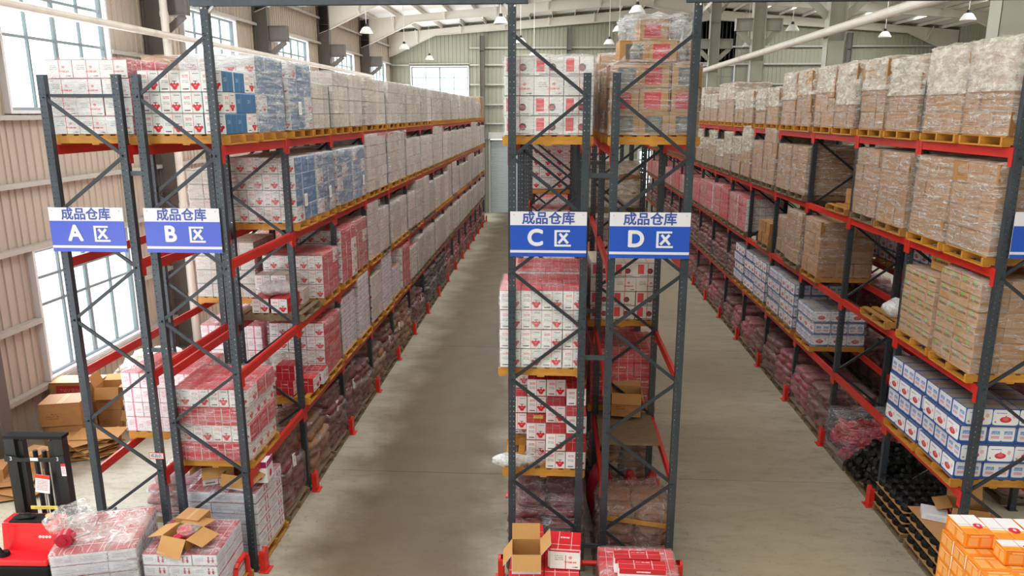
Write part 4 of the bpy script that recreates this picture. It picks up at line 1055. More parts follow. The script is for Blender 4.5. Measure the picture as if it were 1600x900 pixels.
# ------------------------------------------------------------------ loose cartons and special stacks
def printed(name, w, d, h, mats, label, cat, loc, rz=0, group=None, tilt=(0, 0)):
    me = carton_raw(w, d, h, .006).mesh(name, list(mats))
    o = ob(name, me, None, loc, (tilt[0], tilt[1], rz)); return tag(o, label, cat, group)
BR = ('brown', 'brown_end', 'browntop')
def open_carton(w, d, h, label, loc, rz, outs, flaps=((1, 1, .5), (1, -1, .7), (0, 1, .4), (0, -1, .9)), fl=None, tilt=(0, 0), contents=True):
    """open box: four walls with thickness, bottom, and hinged flaps (axis, side, angle below horizontal in rad)"""
    t = thing('open_carton', label, 'box', loc, rz); t.rotation_euler = (tilt[0], tilt[1], rz)
    e = .006; mb = MB()
    for sx in (-1, 1):
        X = sx*w/2
        mb.quad(*(((X, -d/2, 0), (X, d/2, 0), (X, d/2, h), (X, -d/2, h)) if sx > 0 else ((X, d/2, 0), (X, -d/2, 0), (X, -d/2, h), (X, d/2, h))), 1)
        Y = sx*d/2
        mb.quad(*(((w/2, Y, 0), (-w/2, Y, 0), (-w/2, Y, h), (w/2, Y, h)) if sx > 0 else ((-w/2, Y, 0), (w/2, Y, 0), (w/2, Y, h), (-w/2, Y, h))), 0)
    i, j = w/2-e, d/2-e
    mb.quad((-i, -j, e), (i, -j, e), (i, j, e), (-i, j, e), 2)
    for a, b in (((-i, -j), (-i, j)), ((-i, j), (i, j)), ((i, j), (i, -j)), ((i, -j), (-i, -j))):
        mb.quad((a[0], a[1], e), (a[0], a[1], h), (b[0], b[1], h), (b[0], b[1], e), 2)
    for (a, b, c_, d_) in (((-w/2, -d/2), (w/2, -d/2), (i, -j), (-i, -j)), ((w/2, -d/2), (w/2, d/2), (i, j), (i, -j)), ((w/2, d/2), (-w/2, d/2), (-i, j), (i, j)), ((-w/2, d/2), (-w/2, -d/2), (-i, -j), (-i, j))):
        mb.quad(a+(h,), b+(h,), c_+(h,), d_+(h,), 2)
    mb.quad((-w/2, d/2, 0), (w/2, d/2, 0), (w/2, -d/2, 0), (-w/2, -d/2, 0), 1)
    ob('box_body', mb.mesh('box_body', [outs[0], outs[1], 'inner']), t)
    fl = fl or min(w, d)*.48
    for ax, s, ang in flaps:
        L = (w if ax == 0 else d); mb = MB(); mb.box(-L/2+.004, L/2-.004, 0, fl, -.005, 0, 0); me = mb.mesh('flap', [outs[2], 'inner'])
        for p in me.polygons:
            if p.normal.z < -.5 or ang > 0: p.material_index = 1 if p.normal.z > .5 or ang > 0 and p.normal.z > 0 else 0
        for p in me.polygons: p.material_index = 1 if p.normal.z > .5 else 0
        f = ob('flap', me, t)
        if ax == 0: f.location = (0, s*d/2, h); f.rotation_euler = (-ang, 0, 0 if s > 0 else math.pi)
        else: f.location = (s*w/2, 0, h); f.rotation_euler = (-ang, 0, -math.pi/2 if s > 0 else math.pi/2)
    return t
def blob(name, mat, r, seed, amp=.25, n=(18, 10), flat=.6):
    rs = np.random.RandomState(seed); ph = rs.rand(8)*6.28; V = []; F = []
    for j in range(n[1]+1):
        b = math.pi*(j/n[1]-.5)
        for i in range(n[0]):
            a = 2*math.pi*i/n[0]; k = 1+amp*(math.sin(3*a+ph[0]+2*b)*.5+math.sin(5*a+ph[1])*math.cos(3*b+ph[2])*.4+rs.uniform(-.2, .2))
            V.append((r[0]*math.cos(a)*math.cos(b)*k, r[1]*math.sin(a)*math.cos(b)*k, r[2]*(1+math.sin(b)*k)))
    for j in range(n[1]):
        for i in range(n[0]):
            i2 = (i+1) % n[0]; F.append((j*n[0]+i, j*n[0]+i2, (j+1)*n[0]+i2, (j+1)*n[0]+i))
    me = bpy.data.meshes.new(name); me.from_pydata(V, [], F); me.materials.append(M[mat]); me.polygons.foreach_set('use_smooth', [True]*len(F)); me.update(); return me
def stack(label, x, y, z, kind, nx, ny, rows, film=None, topn=0, pal='wood', rz=0, rot='n', loose=False, plabel=None, group=None):
    pallet(x, y, z, pal, plabel or ('pallet under the '+label), True, rz)
    w, d, h = KIND[kind][:3]
    t = thing('carton_stack', label, 'box stack', (x, y, z+PH+.001), rz, group)
    rs = random.Random(int(x*100+y*10)); me = carton_mesh(kind)
    for (cx, cy, cz, r_) in layout(kind, nx, ny, rows, topn, rot, 1, rs): ob('carton', me, t, (cx, cy, cz), (0, 0, r_))
    if film: add_film(t, w*nx, d*ny, h*rows-(h*.3 if topn else 0), film, loose)
    return t

# B, second tier, second bay: pallet with a few red cartons and a bag of film
x, y = slot_xy('B', 1, 0, .0); z = LV[2]+.012
pallet(x, y, z, 'wood_g', 'grey weathered pallet with two red cartons and a film bag, second tier of rack B', True)
for i, (px_, rz) in enumerate(((-.2, .04), (.16, -.03))):
    printed('carton', .3, .62, .27, ('valve', 'redside', 'redtop'), '%s red topped carton on the nearly empty second tier pallet of rack B' % ('left' if i == 0 else 'right'), 'box', (x+px_, y-.18, z+PH), rz)
tag(ob('plastic_bag', blob('plastic_bag', 'bag', (.3, .26, .12), 3), None, (x+.0, y-.15, z+PH+.272)), 'crumpled white plastic bag lying on two red topped cartons in rack B', 'plastic bag')
for i in range(3):
    for r in range(2 if i < 2 else 1):
        printed('carton', .288, .36, .275, ('valve', 'paleside', 'paletop'), 'white valve carton behind the plastic bag, %s row, %s from the left' % ('lower' if r == 0 else 'upper', ords[i]), 'box', (x-.38+i*.3, y+.34, z+PH+r*.277), .02)
# B, first tier, second bay: red cartons under a film bag
x, y = slot_xy('B', 1, 0, .12); z = LV[1]+.012
pallet(x-.1, y, z, 'wood_y', 'varnished pallet with red cartons under a film bag, first tier of rack B', True)
for i, (px_, py_, pz, m) in enumerate(((.0, -.25, 0, ('redside', 'valve', 'redtop')), (.32, -.1, 0, ('redside', 'valve', 'redtop')), (.02, -.22, .28, ('redside', 'valve', 'redtop')), (-.32, -.05, 0, ('valve', 'redside', 'redtop')), (.0, .25, 0, ('redside', 'valve', 'redtop')), (.36, .33, 0, ('flat', 'flat', 'flat_top')))):
    printed('carton', .34, .36, .275, m, 'red topped carton under the film bag in rack B, %s' % ('front middle, bottom', 'front right, bottom', 'single one on top', 'far left', 'back middle', 'back right')[i], 'box', (x+px_, y+py_, z+PH+pz), .05*(i-2)*.3)
tag(ob('plastic_bag', blob('plastic_bag', 'film2', (.42, .34, .17), 8), None, (x-.16, y+.12, z+PH+.285)), 'large clear plastic bag slumped behind the red cartons on the first tier of rack B', 'plastic bag')
# B floor: open cartons on the flat white stack
x, y = slot_xy('B', 0, 0, .02); z = PH+.175*6+.03
open_carton(.46, .42, .3, 'open brown inside carton with blue lining on the flat white cartons of rack B', (x-.22, y-.1, z), R(25), ('valve', 'redside', 'blueside'), ((0, 1, -1.1), (0, -1, .7), (1, 1, .35), (1, -1, .5)))
open_carton(.4, .38, .24, 'open white carton with flaps out right of the blue lined one', (x+.22, y-.28, z), R(-12), ('flat_end', 'valve', 'inner'), ((0, 1, .3), (0, -1, 1.2), (1, 1, .5), (1, -1, .4)))
printed('carton', .3, .3, .36, ('pinkbox', 'pinkbox', 'pinkbox'), 'white carton with magenta lid band standing on the flat cartons of rack B', 'box', (x+.46, y-.1, z), R(4))
tag(ob('plastic_bag', blob('plastic_bag', 'film2', (.2, .2, .1), 5), None, (x+.06, y+.3, z+.0)), 'small shiny plastic bag behind the open cartons of rack B', 'plastic bag')
# C first tier front: half unpacked load
x, y = slot_xy('C', 0, 0); z = LV[1]+.012
pallet(x-.03, y-.02, z, 'wood_y', 'wooden pallet under the half unpacked load, first tier of rack C', True)
c_ = 0
for cx in range(4):
    for cy in range(3):
        hgt = {0: (0, 0, 3), 1: (0, 2, 4), 2: (2, 3, 4), 3: (3, 4, 4)}[cx][cy]
        for r in range(hgt):
            if (cy == 2 and r < hgt-2) or (cx == 3 and cy == 1 and r < 2): continue
            c_ += 1
            m = ('valve', 'redside', 'redtop')
            if (cx, cy, r) in ((2, 1, 1), (3, 0, 1)): m = ('redside', 'valve', 'redtop')
            printed('carton', .284, .356, .274, m, 'valve carton in the half unpacked rack C load, %s column, %s row, %s layer' % (ords[cx], ords[cy], ords[r]), 'box', (x-.44+cx*.292, y-.37+cy*.365, z+PH+r*.277), random.uniform(-.03, .03), 'cartons of the half unpacked load')
if True:   # the left rear ones stand on leftovers
    me = blob('plastic_bag', 'bag', (.3, .08, .1), 11, .4)
    tag(ob('plastic_bag', me, None, (x-.5, y-.5, z+PH+.0)), 'torn white film hanging off the pallet edge on the first tier of rack C', 'plastic film')
    tag(ob('plastic_bag', blob('plastic_bag', 'film2', (.2, .16, .1), 12, .3), None, (x-.15, y-.42, z+PH)), 'crumpled clear film in front of the valve cartons in rack C', 'plastic film')
    tag(bbox('tape_roll', (.14, .08, .02), 'yellow_paper', 0, None, (x-.12, y-.0, z+PH+.556)), 'yellow paper slip on a red topped carton in rack C', 'paper slip')
# D first tier: open brown carton hanging out of the red load
x, y = slot_xy('D', 1, 0); z = LV[1]+.012+PH
open_carton(.5, .4, .42, 'open brown carton standing in front of the red cartons in rack D', (x+.03, y-.83, z-.02), R(-5), ('brown', 'brown_end', 'inner'), ((0, 1, -.5), (0, -1, 1.45), (1, 1, 1.3), (1, -1, .5)))
x, y = slot_xy('D', 0, 0); 
b_ = bbox('board', (.95, 1.3, .03), 'wood_g', 0, None, (x, y+1.25, LV[1]+.014)); tag(b_, 'loose plank sheet lying across the first tier beams of rack D', 'board')
# D floor front: bin of sacks in film with red bags behind
x, y = slot_xy('D', 0, 0)
pallet(x, y, 0, 'wood_g', 'pallet under the film wrapped bin at the front of rack D', True)
t = thing('wrapped_bin', 'tall bin of red castings wrapped in brown film with tan strap, foot of rack D', 'bin', (x, y, PH), 0)
def skin(w, d, h, mat, seed, bulge=.06, nm='wrap'):
    V, F = film_unit(seed, 14, .05, .12, .5); V = [(a*w*(1+bulge*math.sin(c*3.1)), b*d*(1+bulge*math.sin(c*3.1)), c*h) for a, b, c in V]
    me = bpy.data.meshes.new(nm); me.from_pydata(V, [], F); me.materials.append(M[mat]); me.polygons.foreach_set('use_smooth', [True]*len(F)); me.update(); return me
for r in range(5):
    for i in (-1, 1):
        for j in (-1, 1): ob('sack', sackm('sack_t' if r > 2 else 'sack'), t, (i*.25, j*.24, r*.17), (0, 0, random.uniform(-.2, .2)), (.92, .92, 1.05))
ob('wrap', skin(1.08, 1.02, .98, 'film_r', 4), t)
mb = MB(); mb.box(-.5, .5, -.58, -.565, .0, .07); o = ob('strap', mb.mesh('strap', 'wood'), t, (.06, 0, .76), (0, R(7), 0))
for i, (dx, dy, s, lb) in enumerate(((-.42, .95, 1.15, 'tall red woven bag leaning between racks C and D'), (.05, .85, 1, 'tied red woven bag behind the wrapped bin of rack D, middle one'), (.42, .9, .95, 'red woven bag behind the wrapped bin of rack D, rightmost'))):
    g_ = thing('woven_bag', lb, 'bag', (x+dx, y+dy, .0), random.uniform(-1, 1), 'red woven bags at the foot of rack D')
    ob('bag_body', blob('bag_body', 'redcloth', (.21*s, .18*s, .48*s), 20+i, .12, (18, 12)), g_); ob('tied_neck', blob('tied_neck', 'redcloth', (.07, .06, .08), 30+i, .3), g_, (0, 0, .9*s))
# A floor: handled by the sack heap; B right foot hoops
def hoop(label, x, y, w=.5, rz=0):
    t = thing('guard_rail', label, 'guard rail', (x, y, 0), rz)
    for s in (-1, 1):
        mb = MB(); mb.tube((s*w/2, 0, 0), (s*w/2, 0, .34), .038, n=12); mb.box(s*w/2-.07, s*w/2+.07, -.07, .07, 0, .01); ob('post', mb.mesh('post', 'red_guard', True), t)
    mb = MB(); pts = [(-w/2, .34), (-w/2+.03, .43), (-w/2+.1, .47), (w/2-.1, .47), (w/2-.03, .43), (w/2, .34)]
    for a, b in zip(pts, pts[1:]): mb.tube((a[0], 0, a[1]), (b[0], 0, b[1]), .038, n=12)
    ob('top_tube', mb.mesh('top_tube', 'red_guard', True), t); return t
hoop('red tubular guard standing beside the first upright of rack B', -4.49, 9.42, .42, R(90))
hoop('red tubular guard between the front uprights of racks C and D', .58, 9.62, .42)

# E floor, first bay: trays of black castings between cardboard sheets
mb = MB(); rs_ = [(.085, 0), (.095, .03), (.09, .08), (.05, .12), (.045, .15), (.062, .155), (.06, .175)]
for (r0, z0), (r1, z1) in zip(rs_, rs_[1:]): mb.tube((0, 0, z0), (0, 0, z1), r0, r1, 10, cap=False)
mb.tube((0, 0, .174), (0, 0, .176), .06, .001, 10, cap=False)
CAST = mb.mesh('casting', 'casting', True)
for s in (0, 1):
    x, y = slot_xy('E', 0, s, -.05); pallet(x, y, 0, 'wood_g', 'wooden pallet under the black castings, floor level of the rack on the right, %s one' % ('nearest' if s == 0 else 'second'), True)
    t = thing('casting_trays', 'black castings in layers between cardboard sheets, %s stack on the floor at right' % ('nearest' if s == 0 else 'second'), 'castings', (x, y, PH), 0, 'trays of black castings')
    for r in range(3):
        mb = MB(); mb.box(-.6, .6, -.53, .53, 0, .012); ob('cardboard_sheet', mb.mesh('cardboard_sheet', 'inner'), t, (0, 0, r*.19))
        for i in range(6):
            for j in range(5):
                if i > 1 and j > 0 and r < 2: continue
                ob('casting', CAST, t, (-.5+i*.2, -.42+j*.21, r*.19+.013), (0, 0, random.random()*6), None)
    if s == 0:
        mb = MB(); mb.box(-.6, .6, -.53, .53, 0, .012); ob('cardboard_sheet', mb.mesh('cardboard_sheet', 'browntop'), t, (0, 0, .57))
        zt = PH+.57+.013
        printed('carton', .36, .3, .11, ('flat_end', 'flat_end', 'sign_white'), 'flat white carton on the trays of black castings', 'box', (x-.35, y+.22, zt), R(-22))
        open_carton(.5, .4, .22, 'open brown carton with red flap on the trays of black castings', (x+.15, y+.25, zt), R(-14), ('flat_end', 'redside', 'brown'), ((0, 1, -1.2), (0, -1, 1.3), (1, -1, .3)), .22)
def heap(label, x, y, mat, n, film, me_, group, sc=(.5, .45, .5)):
    pallet(x, y, 0, 'wood_g', 'pallet under the '+label, True)
    t = thing('casting_heap', label, 'castings', (x, y, PH), 0, group); rs = random.Random(n)
    for i in range(n):
        a, b, c = rs.uniform(-1, 1), rs.uniform(-1, 1), rs.random()
        lay = i*5//n; ob('casting', me_, t, (a*(sc[0]-.03*lay), b*(sc[1]-.03*lay), .0+lay*sc[2]/5+rs.random()*.04), (rs.uniform(-.9, .9), rs.uniform(-.9, .9), rs.random()*6), (1.1, 1.1, 1.1))
    if film: add_film(t, sc[0]*2+.2, sc[1]*2+.2, sc[2]+.25, film, True)
heap('heap of loose black castings, right rack floor', *slot_xy('E', 1, 0, -.03), 'casting', 200, None, CAST, None, (.52, .46, .55))
mb = MB()
for (r0, z0), (r1, z1) in zip(rs_, rs_[1:]): mb.tube((0, 0, z0), (0, 0, z1), r0, r1, 10, cap=False)
mb.tube((-.1, 0, .08), (.1, 0, .08), .06, n=8)
M['redcast'] = P('red_casting_paint', 'c01f3a', .3, .5, 0, .3).done()
RCAST = mb.mesh('casting', 'redcast', True)
heap('heap of pink red castings under shiny film, right rack floor', *slot_xy('E', 1, 1, -.05), 'redcast', 150, 'film', RCAST, None, (.5, .45, .5))
# E second tier: extra cartons
x, y = slot_xy('E', 0, 1, -.0); z = LV[2]+.012+PH+.215*5+.03
printed('carton', .38, .5, .24, ('brown_end', 'gdot', 'browntop'), 'small brown carton with green stickers lying on top of the shorter dotted stack', 'box', (x-.2, y-.12, z), R(3))
x, y = slot_xy('E', 1, 0, -.0)
pallet(x-.05, y+.1, LV[2]+.012, 'wood', 'empty pallet with a lump of film, second tier of right rack', True)
tag(ob('plastic_bag', blob('plastic_bag', 'bag', (.24, .22, .16), 15), None, (x-.3, y-.12, LV[2]+.012+PH)), 'lump of clear film on the empty pallet beside the green dotted cartons', 'plastic film')

# D top: the pile narrowing upwards
x, y = slot_xy('D', 0, 0, .03); z = LV[4]+.012+PH
for i, (dx, dy, r, sx) in enumerate(((-.28, -.1, 3, .06), (.12, -.1, 3, -.04), (.38, .25, 3, .1), (-.02, -.02, 4, .1))):
    printed('carton', .385, .36, .27, ('brown_red' if i % 2 else 'brown_grey', 'brown_end', 'browntop'), 'brown carton on the wrapped top pile of rack D, %s' % ('left one of the fourth layer', 'middle one of the fourth layer', 'rear one of the fourth layer', 'single one at the very top')[i], 'box', (x+dx, y+dy, z+.302*3+(r-3)*.275+.03), sx)
t = thing('loose_film', 'clear film draped over the narrow top of the brown carton pile of rack D', 'plastic film', (x+.02, y, z+.302*3+.02))
ob('film_sheet', skin(1.02, .85, .6, 'film', 2, -.12, 'film_sheet'), t)
x, y = slot_xy('A', 4, 0)

# ------------------------------------------------------------------ foreground stacks on the floor
KIND['flat_big'] = (.35, .55, .165, 'flat_end', 'flat', 'flat_top')
stack('stack of long flat white cartons in milky film beside the red stacker', -6.2, 9.02, 0, 'flat_big', 3, 2, 6, 'film2', 0, 'wood', R(15))
tag(ob('plastic_bag', blob('plastic_bag', 'film2', (.3, .34, .14), 17), None, (-6.72, 9.1, PH+.165*6+.02)), 'milky bag crumpled on the left of the flat white carton stack', 'plastic bag')
t = thing('red_valve', 'red valve in clear bag on the near corner of the flat white stack', 'valve', (-6.5, 8.62, PH+.165*6+.11), R(20))
mb = MB(); mb.tube((0, -.08, 0), (0, .08, 0), .1, n=20); mb.tube((-.12, 0, 0), (.12, 0, 0), .06, n=16); mb.tube((0, -.1, 0), (0, .1, 0), .04, n=12)
ob('valve_body', mb.mesh('valve_body', 'redcast', True), t); mb = MB(); mb.tube((.1, -.05, 0), (.3, .05, 0), .013, n=8); ob('handle', mb.mesh('handle', 'girt', True), t)
stack('stack of pink and white wrapped cartons at the bottom edge', -6.2, 7.55, 0, 'pink', 4, 3, 3, 'film2', 0, 'wood', R(2))
KIND['flat_mid'] = (.34, .3, .17, 'flat', 'flat_end', 'flat_top')
stack('stack of flat white and red cartons in front of rack B', -5.02, 9.16, 0, 'flat_mid', 3, 3, 5, 'film', 0, 'wood', R(2))
oc_ = open_carton(.4, .36, .16, 'open brown carton holding a bagged red valve on the stack before rack B', (-5.06, 8.98, PH+.17*5+.03), R(-14), ('brown', 'brown_end', 'inner'), ((0, 1, .15), (0, -1, .95), (1, 1, .25), (1, -1, .3)), .26)
t = thing('red_valve', 'red butterfly valve in a clear bag inside the open carton', 'valve', (-5.02, 8.99, PH+.17*5+.15), R(30))
mb = MB(); mb.tube((-.05, -.03, 0), (.05, .03, .02), .1, n=20); mb.tube((-.16, -.1, -.0), (-.05, -.03, 0), .05, n=16); ob('valve_body', mb.mesh('valve_body', 'redcast', True), t)
mb = MB(); mb.tube((.051, .031, .02), (.06, .037, .021), .08, n=20); ob('disc', mb.mesh('disc', 'steel', True), t); ob('plastic_bag', blob('plastic_bag', 'film2', (.15, .13, .075), 19), t, (.03, 0, -.03))
printed('carton', .36, .3, .18, BR, 'closed brown carton with orange end behind the open one, before rack B', 'box', (-5.12, 9.4, PH+.17*5+.03), R(-8))
# before rack C
KIND['red_big'] = (.46, .5, .27, 'redall' if False else 'red', 'red', 'red')
M['redwhite_low'] = P('red_topped_white_carton', 'ecebea', .4, .4, 0, .04).rect(.5, .97, 1, .06, 'c82832').text(.5, .5, .5, .3, 'c9a0a4', 3, .45).done()
stack('stack of red cartons with white lines in front of rack C', -.07, 9.02, 0, 'red_big', 2, 2, 3, None, 0, 'wood')
zc = PH+.81+.002
open_carton(.38, .38, .28, 'open carton with cardboard flaps on the red stack before rack C', (-.31, 8.78, zc), R(3), ('flat', 'redwhite_low', 'sign_white'), ((0, 1, -1.0), (0, -1, .9), (1, 1, -.9), (1, -1, .95)), .2)
printed('carton', .42, .46, .26, ('redwhite_low', 'red', 'red'), 'red topped carton right of the open one on the stack before rack C', 'box', (.2, 8.98, zc), R(-4))
printed('carton', .42, .3, .26, ('redwhite_low', 'redwhite_low', 'red'), 'white carton with red lid at the back of the stack before rack C', 'box', (-.3, 9.22, zc), R(5))
printed('carton', .4, .02, .26, ('strap_c', 'paleside', 'paletop'), 'white cardboard flap with blurred print leaning on the right red carton', 'box', (.2, 8.72, zc+.01), R(-2), None, (R(-12), 0))
# before rack D
KIND['red_flat'] = (.34, .34, .26, 'redall' if False else 'red', 'red', 'red')
stack('stack of dark red cartons in film before rack D', 1.17, 8.82, 0, 'red_flat', 3, 3, 3, 'film', 0, 'wood')
zd = PH+.78+.03
M['vbox'] = P('red_white_long_box', 'efedee', .38, .45, 0, 0).rect(.5, .83, 1, .36, 'c9252c').text(.52, .84, .3, .14, 'f6e4e4', 1, .35, 26).text(.22, .45, .22, .2, 'b8b8be', 2, .5).ell(.66, .2, .045, .15, '8e1a2c').ell(.84, .2, .045, .15, '8e1a2c').rect(.66, .42, .02, .16, '3a3a3e').rect(.9, .44, .14, .04, '2c4a44').ell(.66, .47, .04, .05, 'c9252c').done()
printed('carton', .6, .2, .22, ('vbox', 'redwhite_low', 'redtop'), 'long red and white box with two valve pictures before rack D, front one', 'box', (1.18, 8.56, zd), R(-1))
printed('carton', .6, .18, .22, ('vbox', 'redwhite_low', 'redtop'), 'long red and white box directly behind the front one before rack D', 'box', (1.14, 8.78, zd), R(1))
# orange stack at the right
M['or_side'] = M['orange']; KIND['orange_o'] = (.36, .3, .2, 'orange_front', 'orange', 'orange')
stack('stack of orange cartons with white fronts in the lower right corner', 5.62, 8.42, 0, 'orange_o', 3, 4, 7, None, 0, 'wood')
zo = PH+1.4+.002
for i, (dx, dy, w, d, lb) in enumerate(((-.32, .38, .34, .46, 'orange and white carton on the orange stack, back left corner'), (.06, .3, .42, .5, 'orange and white carton with red flower on the orange stack, back middle'), (.5, .3, .42, .5, 'orange and white carton with red flower on the orange stack, back right'), (.02, -.08, .46, .24, 'low orange and white carton in front of the flower ones'), (.45, -.3, .36, .3, 'single orange carton at the near edge of the orange stack'))):
    printed('carton', w, d, .2, ('orange_front' if i in (1, 2) else 'orange', 'orange', 'orange_top'), lb, 'box', (5.62+dx, 8.42+dy, zo), R((1, -1, 2, 0, 3)[i]))
pallet(5.75, 9.25-.0, 0, 'wood', 'wooden pallet behind the orange stack at the foot of the right rack', True) if False else None
printed('carton', .36, .36, .27, ('bws', 'bw', 'bwt'), 'single blue and white carton standing between the orange stack and the trays', 'box', (5.45, 9.3, .001), R(4))

# ------------------------------------------------------------------ electric stacker
t = thing('electric_stacker', 'red and black electric pallet stacker with tall mast beside the white stacks', 'stacker', (-7.84, 9.62, 0), R(2))
mb = MB(); mb.box(-.46, .46, -.28, .32, .06, .26); me = bevel_mesh(mb.mesh('chassis', 'rubber'), .05, 3); ob('chassis', me, t)
mb = MB(); mb.box(-.42, .42, -.26, .06, .26, .36); me = bevel_mesh(mb.mesh('cover', 'red_gloss'), .035, 3); ob('platform_cover', me, t)
mb = MB(); mb.box(-.42, .44, .0, .34, .3, .8); me = mb.mesh('battery_cover', 'red_gloss')
for v in me.vertices:
    if v.co.z > .7: v.co.y = v.co.y*.85+.06
bevel_mesh(me, .04, 3); ob('battery_cover', me, t)
text_obj('lettering', 'C00', .09, 'sign_white', t, (.22, -.012+.02, .6), (R(83), 0, 0), .004) if False else None
mb = MB()
for i in range(4): mb.tube((.17+i*.05, .02, .58), (.17+i*.05, .028, .58), .022, n=12)
ob('lettering', mb.mesh('lettering', 'sign_white'), t, (0, .008, 0))
mb = MB(); mb.box(-.3, .3, .06, .3, .79, .815); ob('tray', bevel_mesh(mb.mesh('tray', 'rubber'), .01, 2), t)
ob('cable', blob('cable', 'rubber', (.16, .08, .03), 40, .4), t, (-.12, .17, .81))
mb = MB(); mb.tube((0, 0, 0), (0, 0, .05), .055, n=20); ob('tape_roll', mb.mesh('tape_roll', 'tape', True), t, (.26, .18, .815))
def mast_rail(x, w, d, y, h, nm='mast_rail'):
    mb = MB(); mb.box(x-w/2, x+w/2, y-d/2, y-d/2+.015, .25, h); mb.box(x-w/2, x-w/2+.015, y-d/2+.015, y+d/2, .25, h); mb.box(x+w/2-.015, x+w/2, y-d/2+.015, y+d/2, .25, h); ob(nm, mb.mesh(nm, 'black'), t)
for s in (-1, 1): mast_rail(s*.37, .15, .14, .5, 2.0)
for s in (-1, 1): mast_rail(s*.23, .07, .1, .52, 1.93, 'inner_rail')
for x_ in (-.06, .08):
    mb = MB(); mb.tube((x_, .53, .3), (x_, .53, 1.75), .035, n=14); ob('hydraulic_cylinder', mb.mesh('hydraulic_cylinder', 'black', True), t)
    mb = MB(); mb.tube((x_+.07, .52, .3), (x_+.07, .52, 1.6), .012, n=8); ob('hose', mb.mesh('hose', 'girt', True), t)
mb = MB(); mb.box(-.46, .46, .42, .6, 1.98, 2.03); ob('top_crossbar', bevel_mesh(mb.mesh('top_crossbar', 'rubber'), .01, 2), t)
mb = MB(); pts = [(-.46, 1.72), (-.46, 1.62), (.46, 1.62), (.46, 1.72), (.3, 1.7), (.22, 1.68), (-.22, 1.68), (-.3, 1.7)]
i0 = 0
for yy, rev in ((.4, False), (.425, True)):
    i0 = len(mb.v); q = [(a, yy, b) for a, b in (pts if not rev else pts[::-1])]; mb.v += q; mb.f.append(tuple(range(i0, i0+8))); mb.mi.append(0); mb.uv += [(0, 0)]*8
for (a, b), (c, d) in zip(pts, pts[1:]+pts[:1]): mb.quad((a, .425, b), (c, .425, d), (c, .4, d), (a, .4, b))
ob('lower_crossbar', mb.mesh('lower_crossbar', 'black'), t)
for s in (-1, 1): text_obj('lettering', '3', .09, 'sign_white', t, (s*.36, .397, 1.67))
mb = MB(); mb.box(-.06, .06, .394, .399, 1.64, 1.69); ob('type_plate', mb.mesh('type_plate', 'sign_white'), t)
mb = MB(); mb.box(.08, .5, .395, .41, .83, .88); ob('warning_strip', mb.mesh('warning_strip', 'yellow_paper'), t, (-.25, 0, 0))
mb = MB(); mb.box(-.12, .1, .39, .396, 0, .3); M['tagp'] = P('red_white_tag', 'ece9e8', .5, .3, 0, 0).rect(.5, .9, 1, .22, 'd8392c').text(.5, .45, .8, .6, 'b0404a', 7, .45).done()
ob('paper_tag', mb.mesh('paper_tag', 'tagp'), t, (.08, -.02, 1.12), (0, R(8), 0))
mb = MB(); mb.box(.38, .45, .42, .426, 1.38, 1.58); ob('warning_sticker', mb.mesh('warning_sticker', 'tagp'), t)
mb = MB(); mb.tube((-.3, -.12, .34), (-.52, -.34, 1.18), .028, .024, n=12); ob('tiller_arm', mb.mesh('tiller_arm', 'black', True), t)
mb = MB(); mb.tube((-.3, -.12, .26), (-.3, -.12, .42), .09, .07, n=16); ob('tiller_pivot', mb.mesh('tiller_pivot', 'rubber', True), t)
mb = MB(); n = 16
for i in range(n):
    a, b = 2*math.pi*i/n, 2*math.pi*(i+1)/n; mb.tube((-.48+.1*math.cos(a), -.34, 1.28+.08*math.sin(a)), (-.48+.1*math.cos(b), -.34, 1.28+.08*math.sin(b)), .018, n=8)
ob('handle_loop', mb.mesh('handle_loop', 'rubber', True), t)
mb = MB(); mb.box(-.62, -.46, -.38, -.3, 1.34, 1.39); M['amber'] = plain('amber_plastic', 'e8a020', .3); ob('button_cap', bevel_mesh(mb.mesh('button_cap', 'amber'), .012, 2), t)
mb = MB(); mb.tube((-.58, -.34, 1.39), (-.58, -.34, 1.43), .035, n=14); ob('stop_button', mb.mesh('stop_button', 'red_gloss', True), t)
mb = MB(); mb.box(-.41, -.37, -.27, -.262, .78, .9); ob('label_sticker', mb.mesh('label_sticker', 'tagp'), t, (-.03, 0, 0))
for s in (-1, 1):
    mb = MB(); mb.box(s*.26-.09, s*.26+.09, .6, 1.75, .05, .11); ob('fork', bevel_mesh(mb.mesh('fork', 'black'), .012, 2), t)
    mb = MB(); mb.tube((s*.4, -.05, .07), (s*.4+.0, .05-.0, .07), .07, n=16); mb.tube((s*.4-.03, 0, .07), (s*.4+.03, 0, .07), .07, n=16); ob('wheel', mb.mesh('wheel', 'rubber', True), t)

# ------------------------------------------------------------------ cartons and packaging along the window wall
def bc(w, d, h, loc, rz, label, mats=BR): return printed('brown_carton', w, d, h, mats, label, 'box', loc, R(rz), None)
bc(.82, .62, .46, (-10.2, 14.2, 0), 8, 'brown carton at the bottom of the pair before the window wall')
bc(.8, .6, .5, (-10.22, 14.15, .462), 14, 'large plain brown carton on top of the pair before the window wall')
bc(1.0, .6, .62, (-10.5, 15.1, 0), 4, 'brown carton against the wall under the wide red marked one')
bc(1.05, .5, .42, (-10.5, 15.1, .622), 6, 'wide brown carton with a red mark on top against the wall', ('brown_red', 'brown_end', 'browntop'))
bc(.5, .5, .5, (-9.68, 14.95, 0), 10, 'brown carton under the tall open one near the window')
open_carton(.5, .5, .5, 'tall open brown carton with raised white flap near the window', (-9.68, 14.95, .502), R(10), ('brown', 'brown_end', 'brown'), ((0, 1, -.2), (0, -1, 1.2), (1, 1, .1), (1, -1, -1.2)), .26)
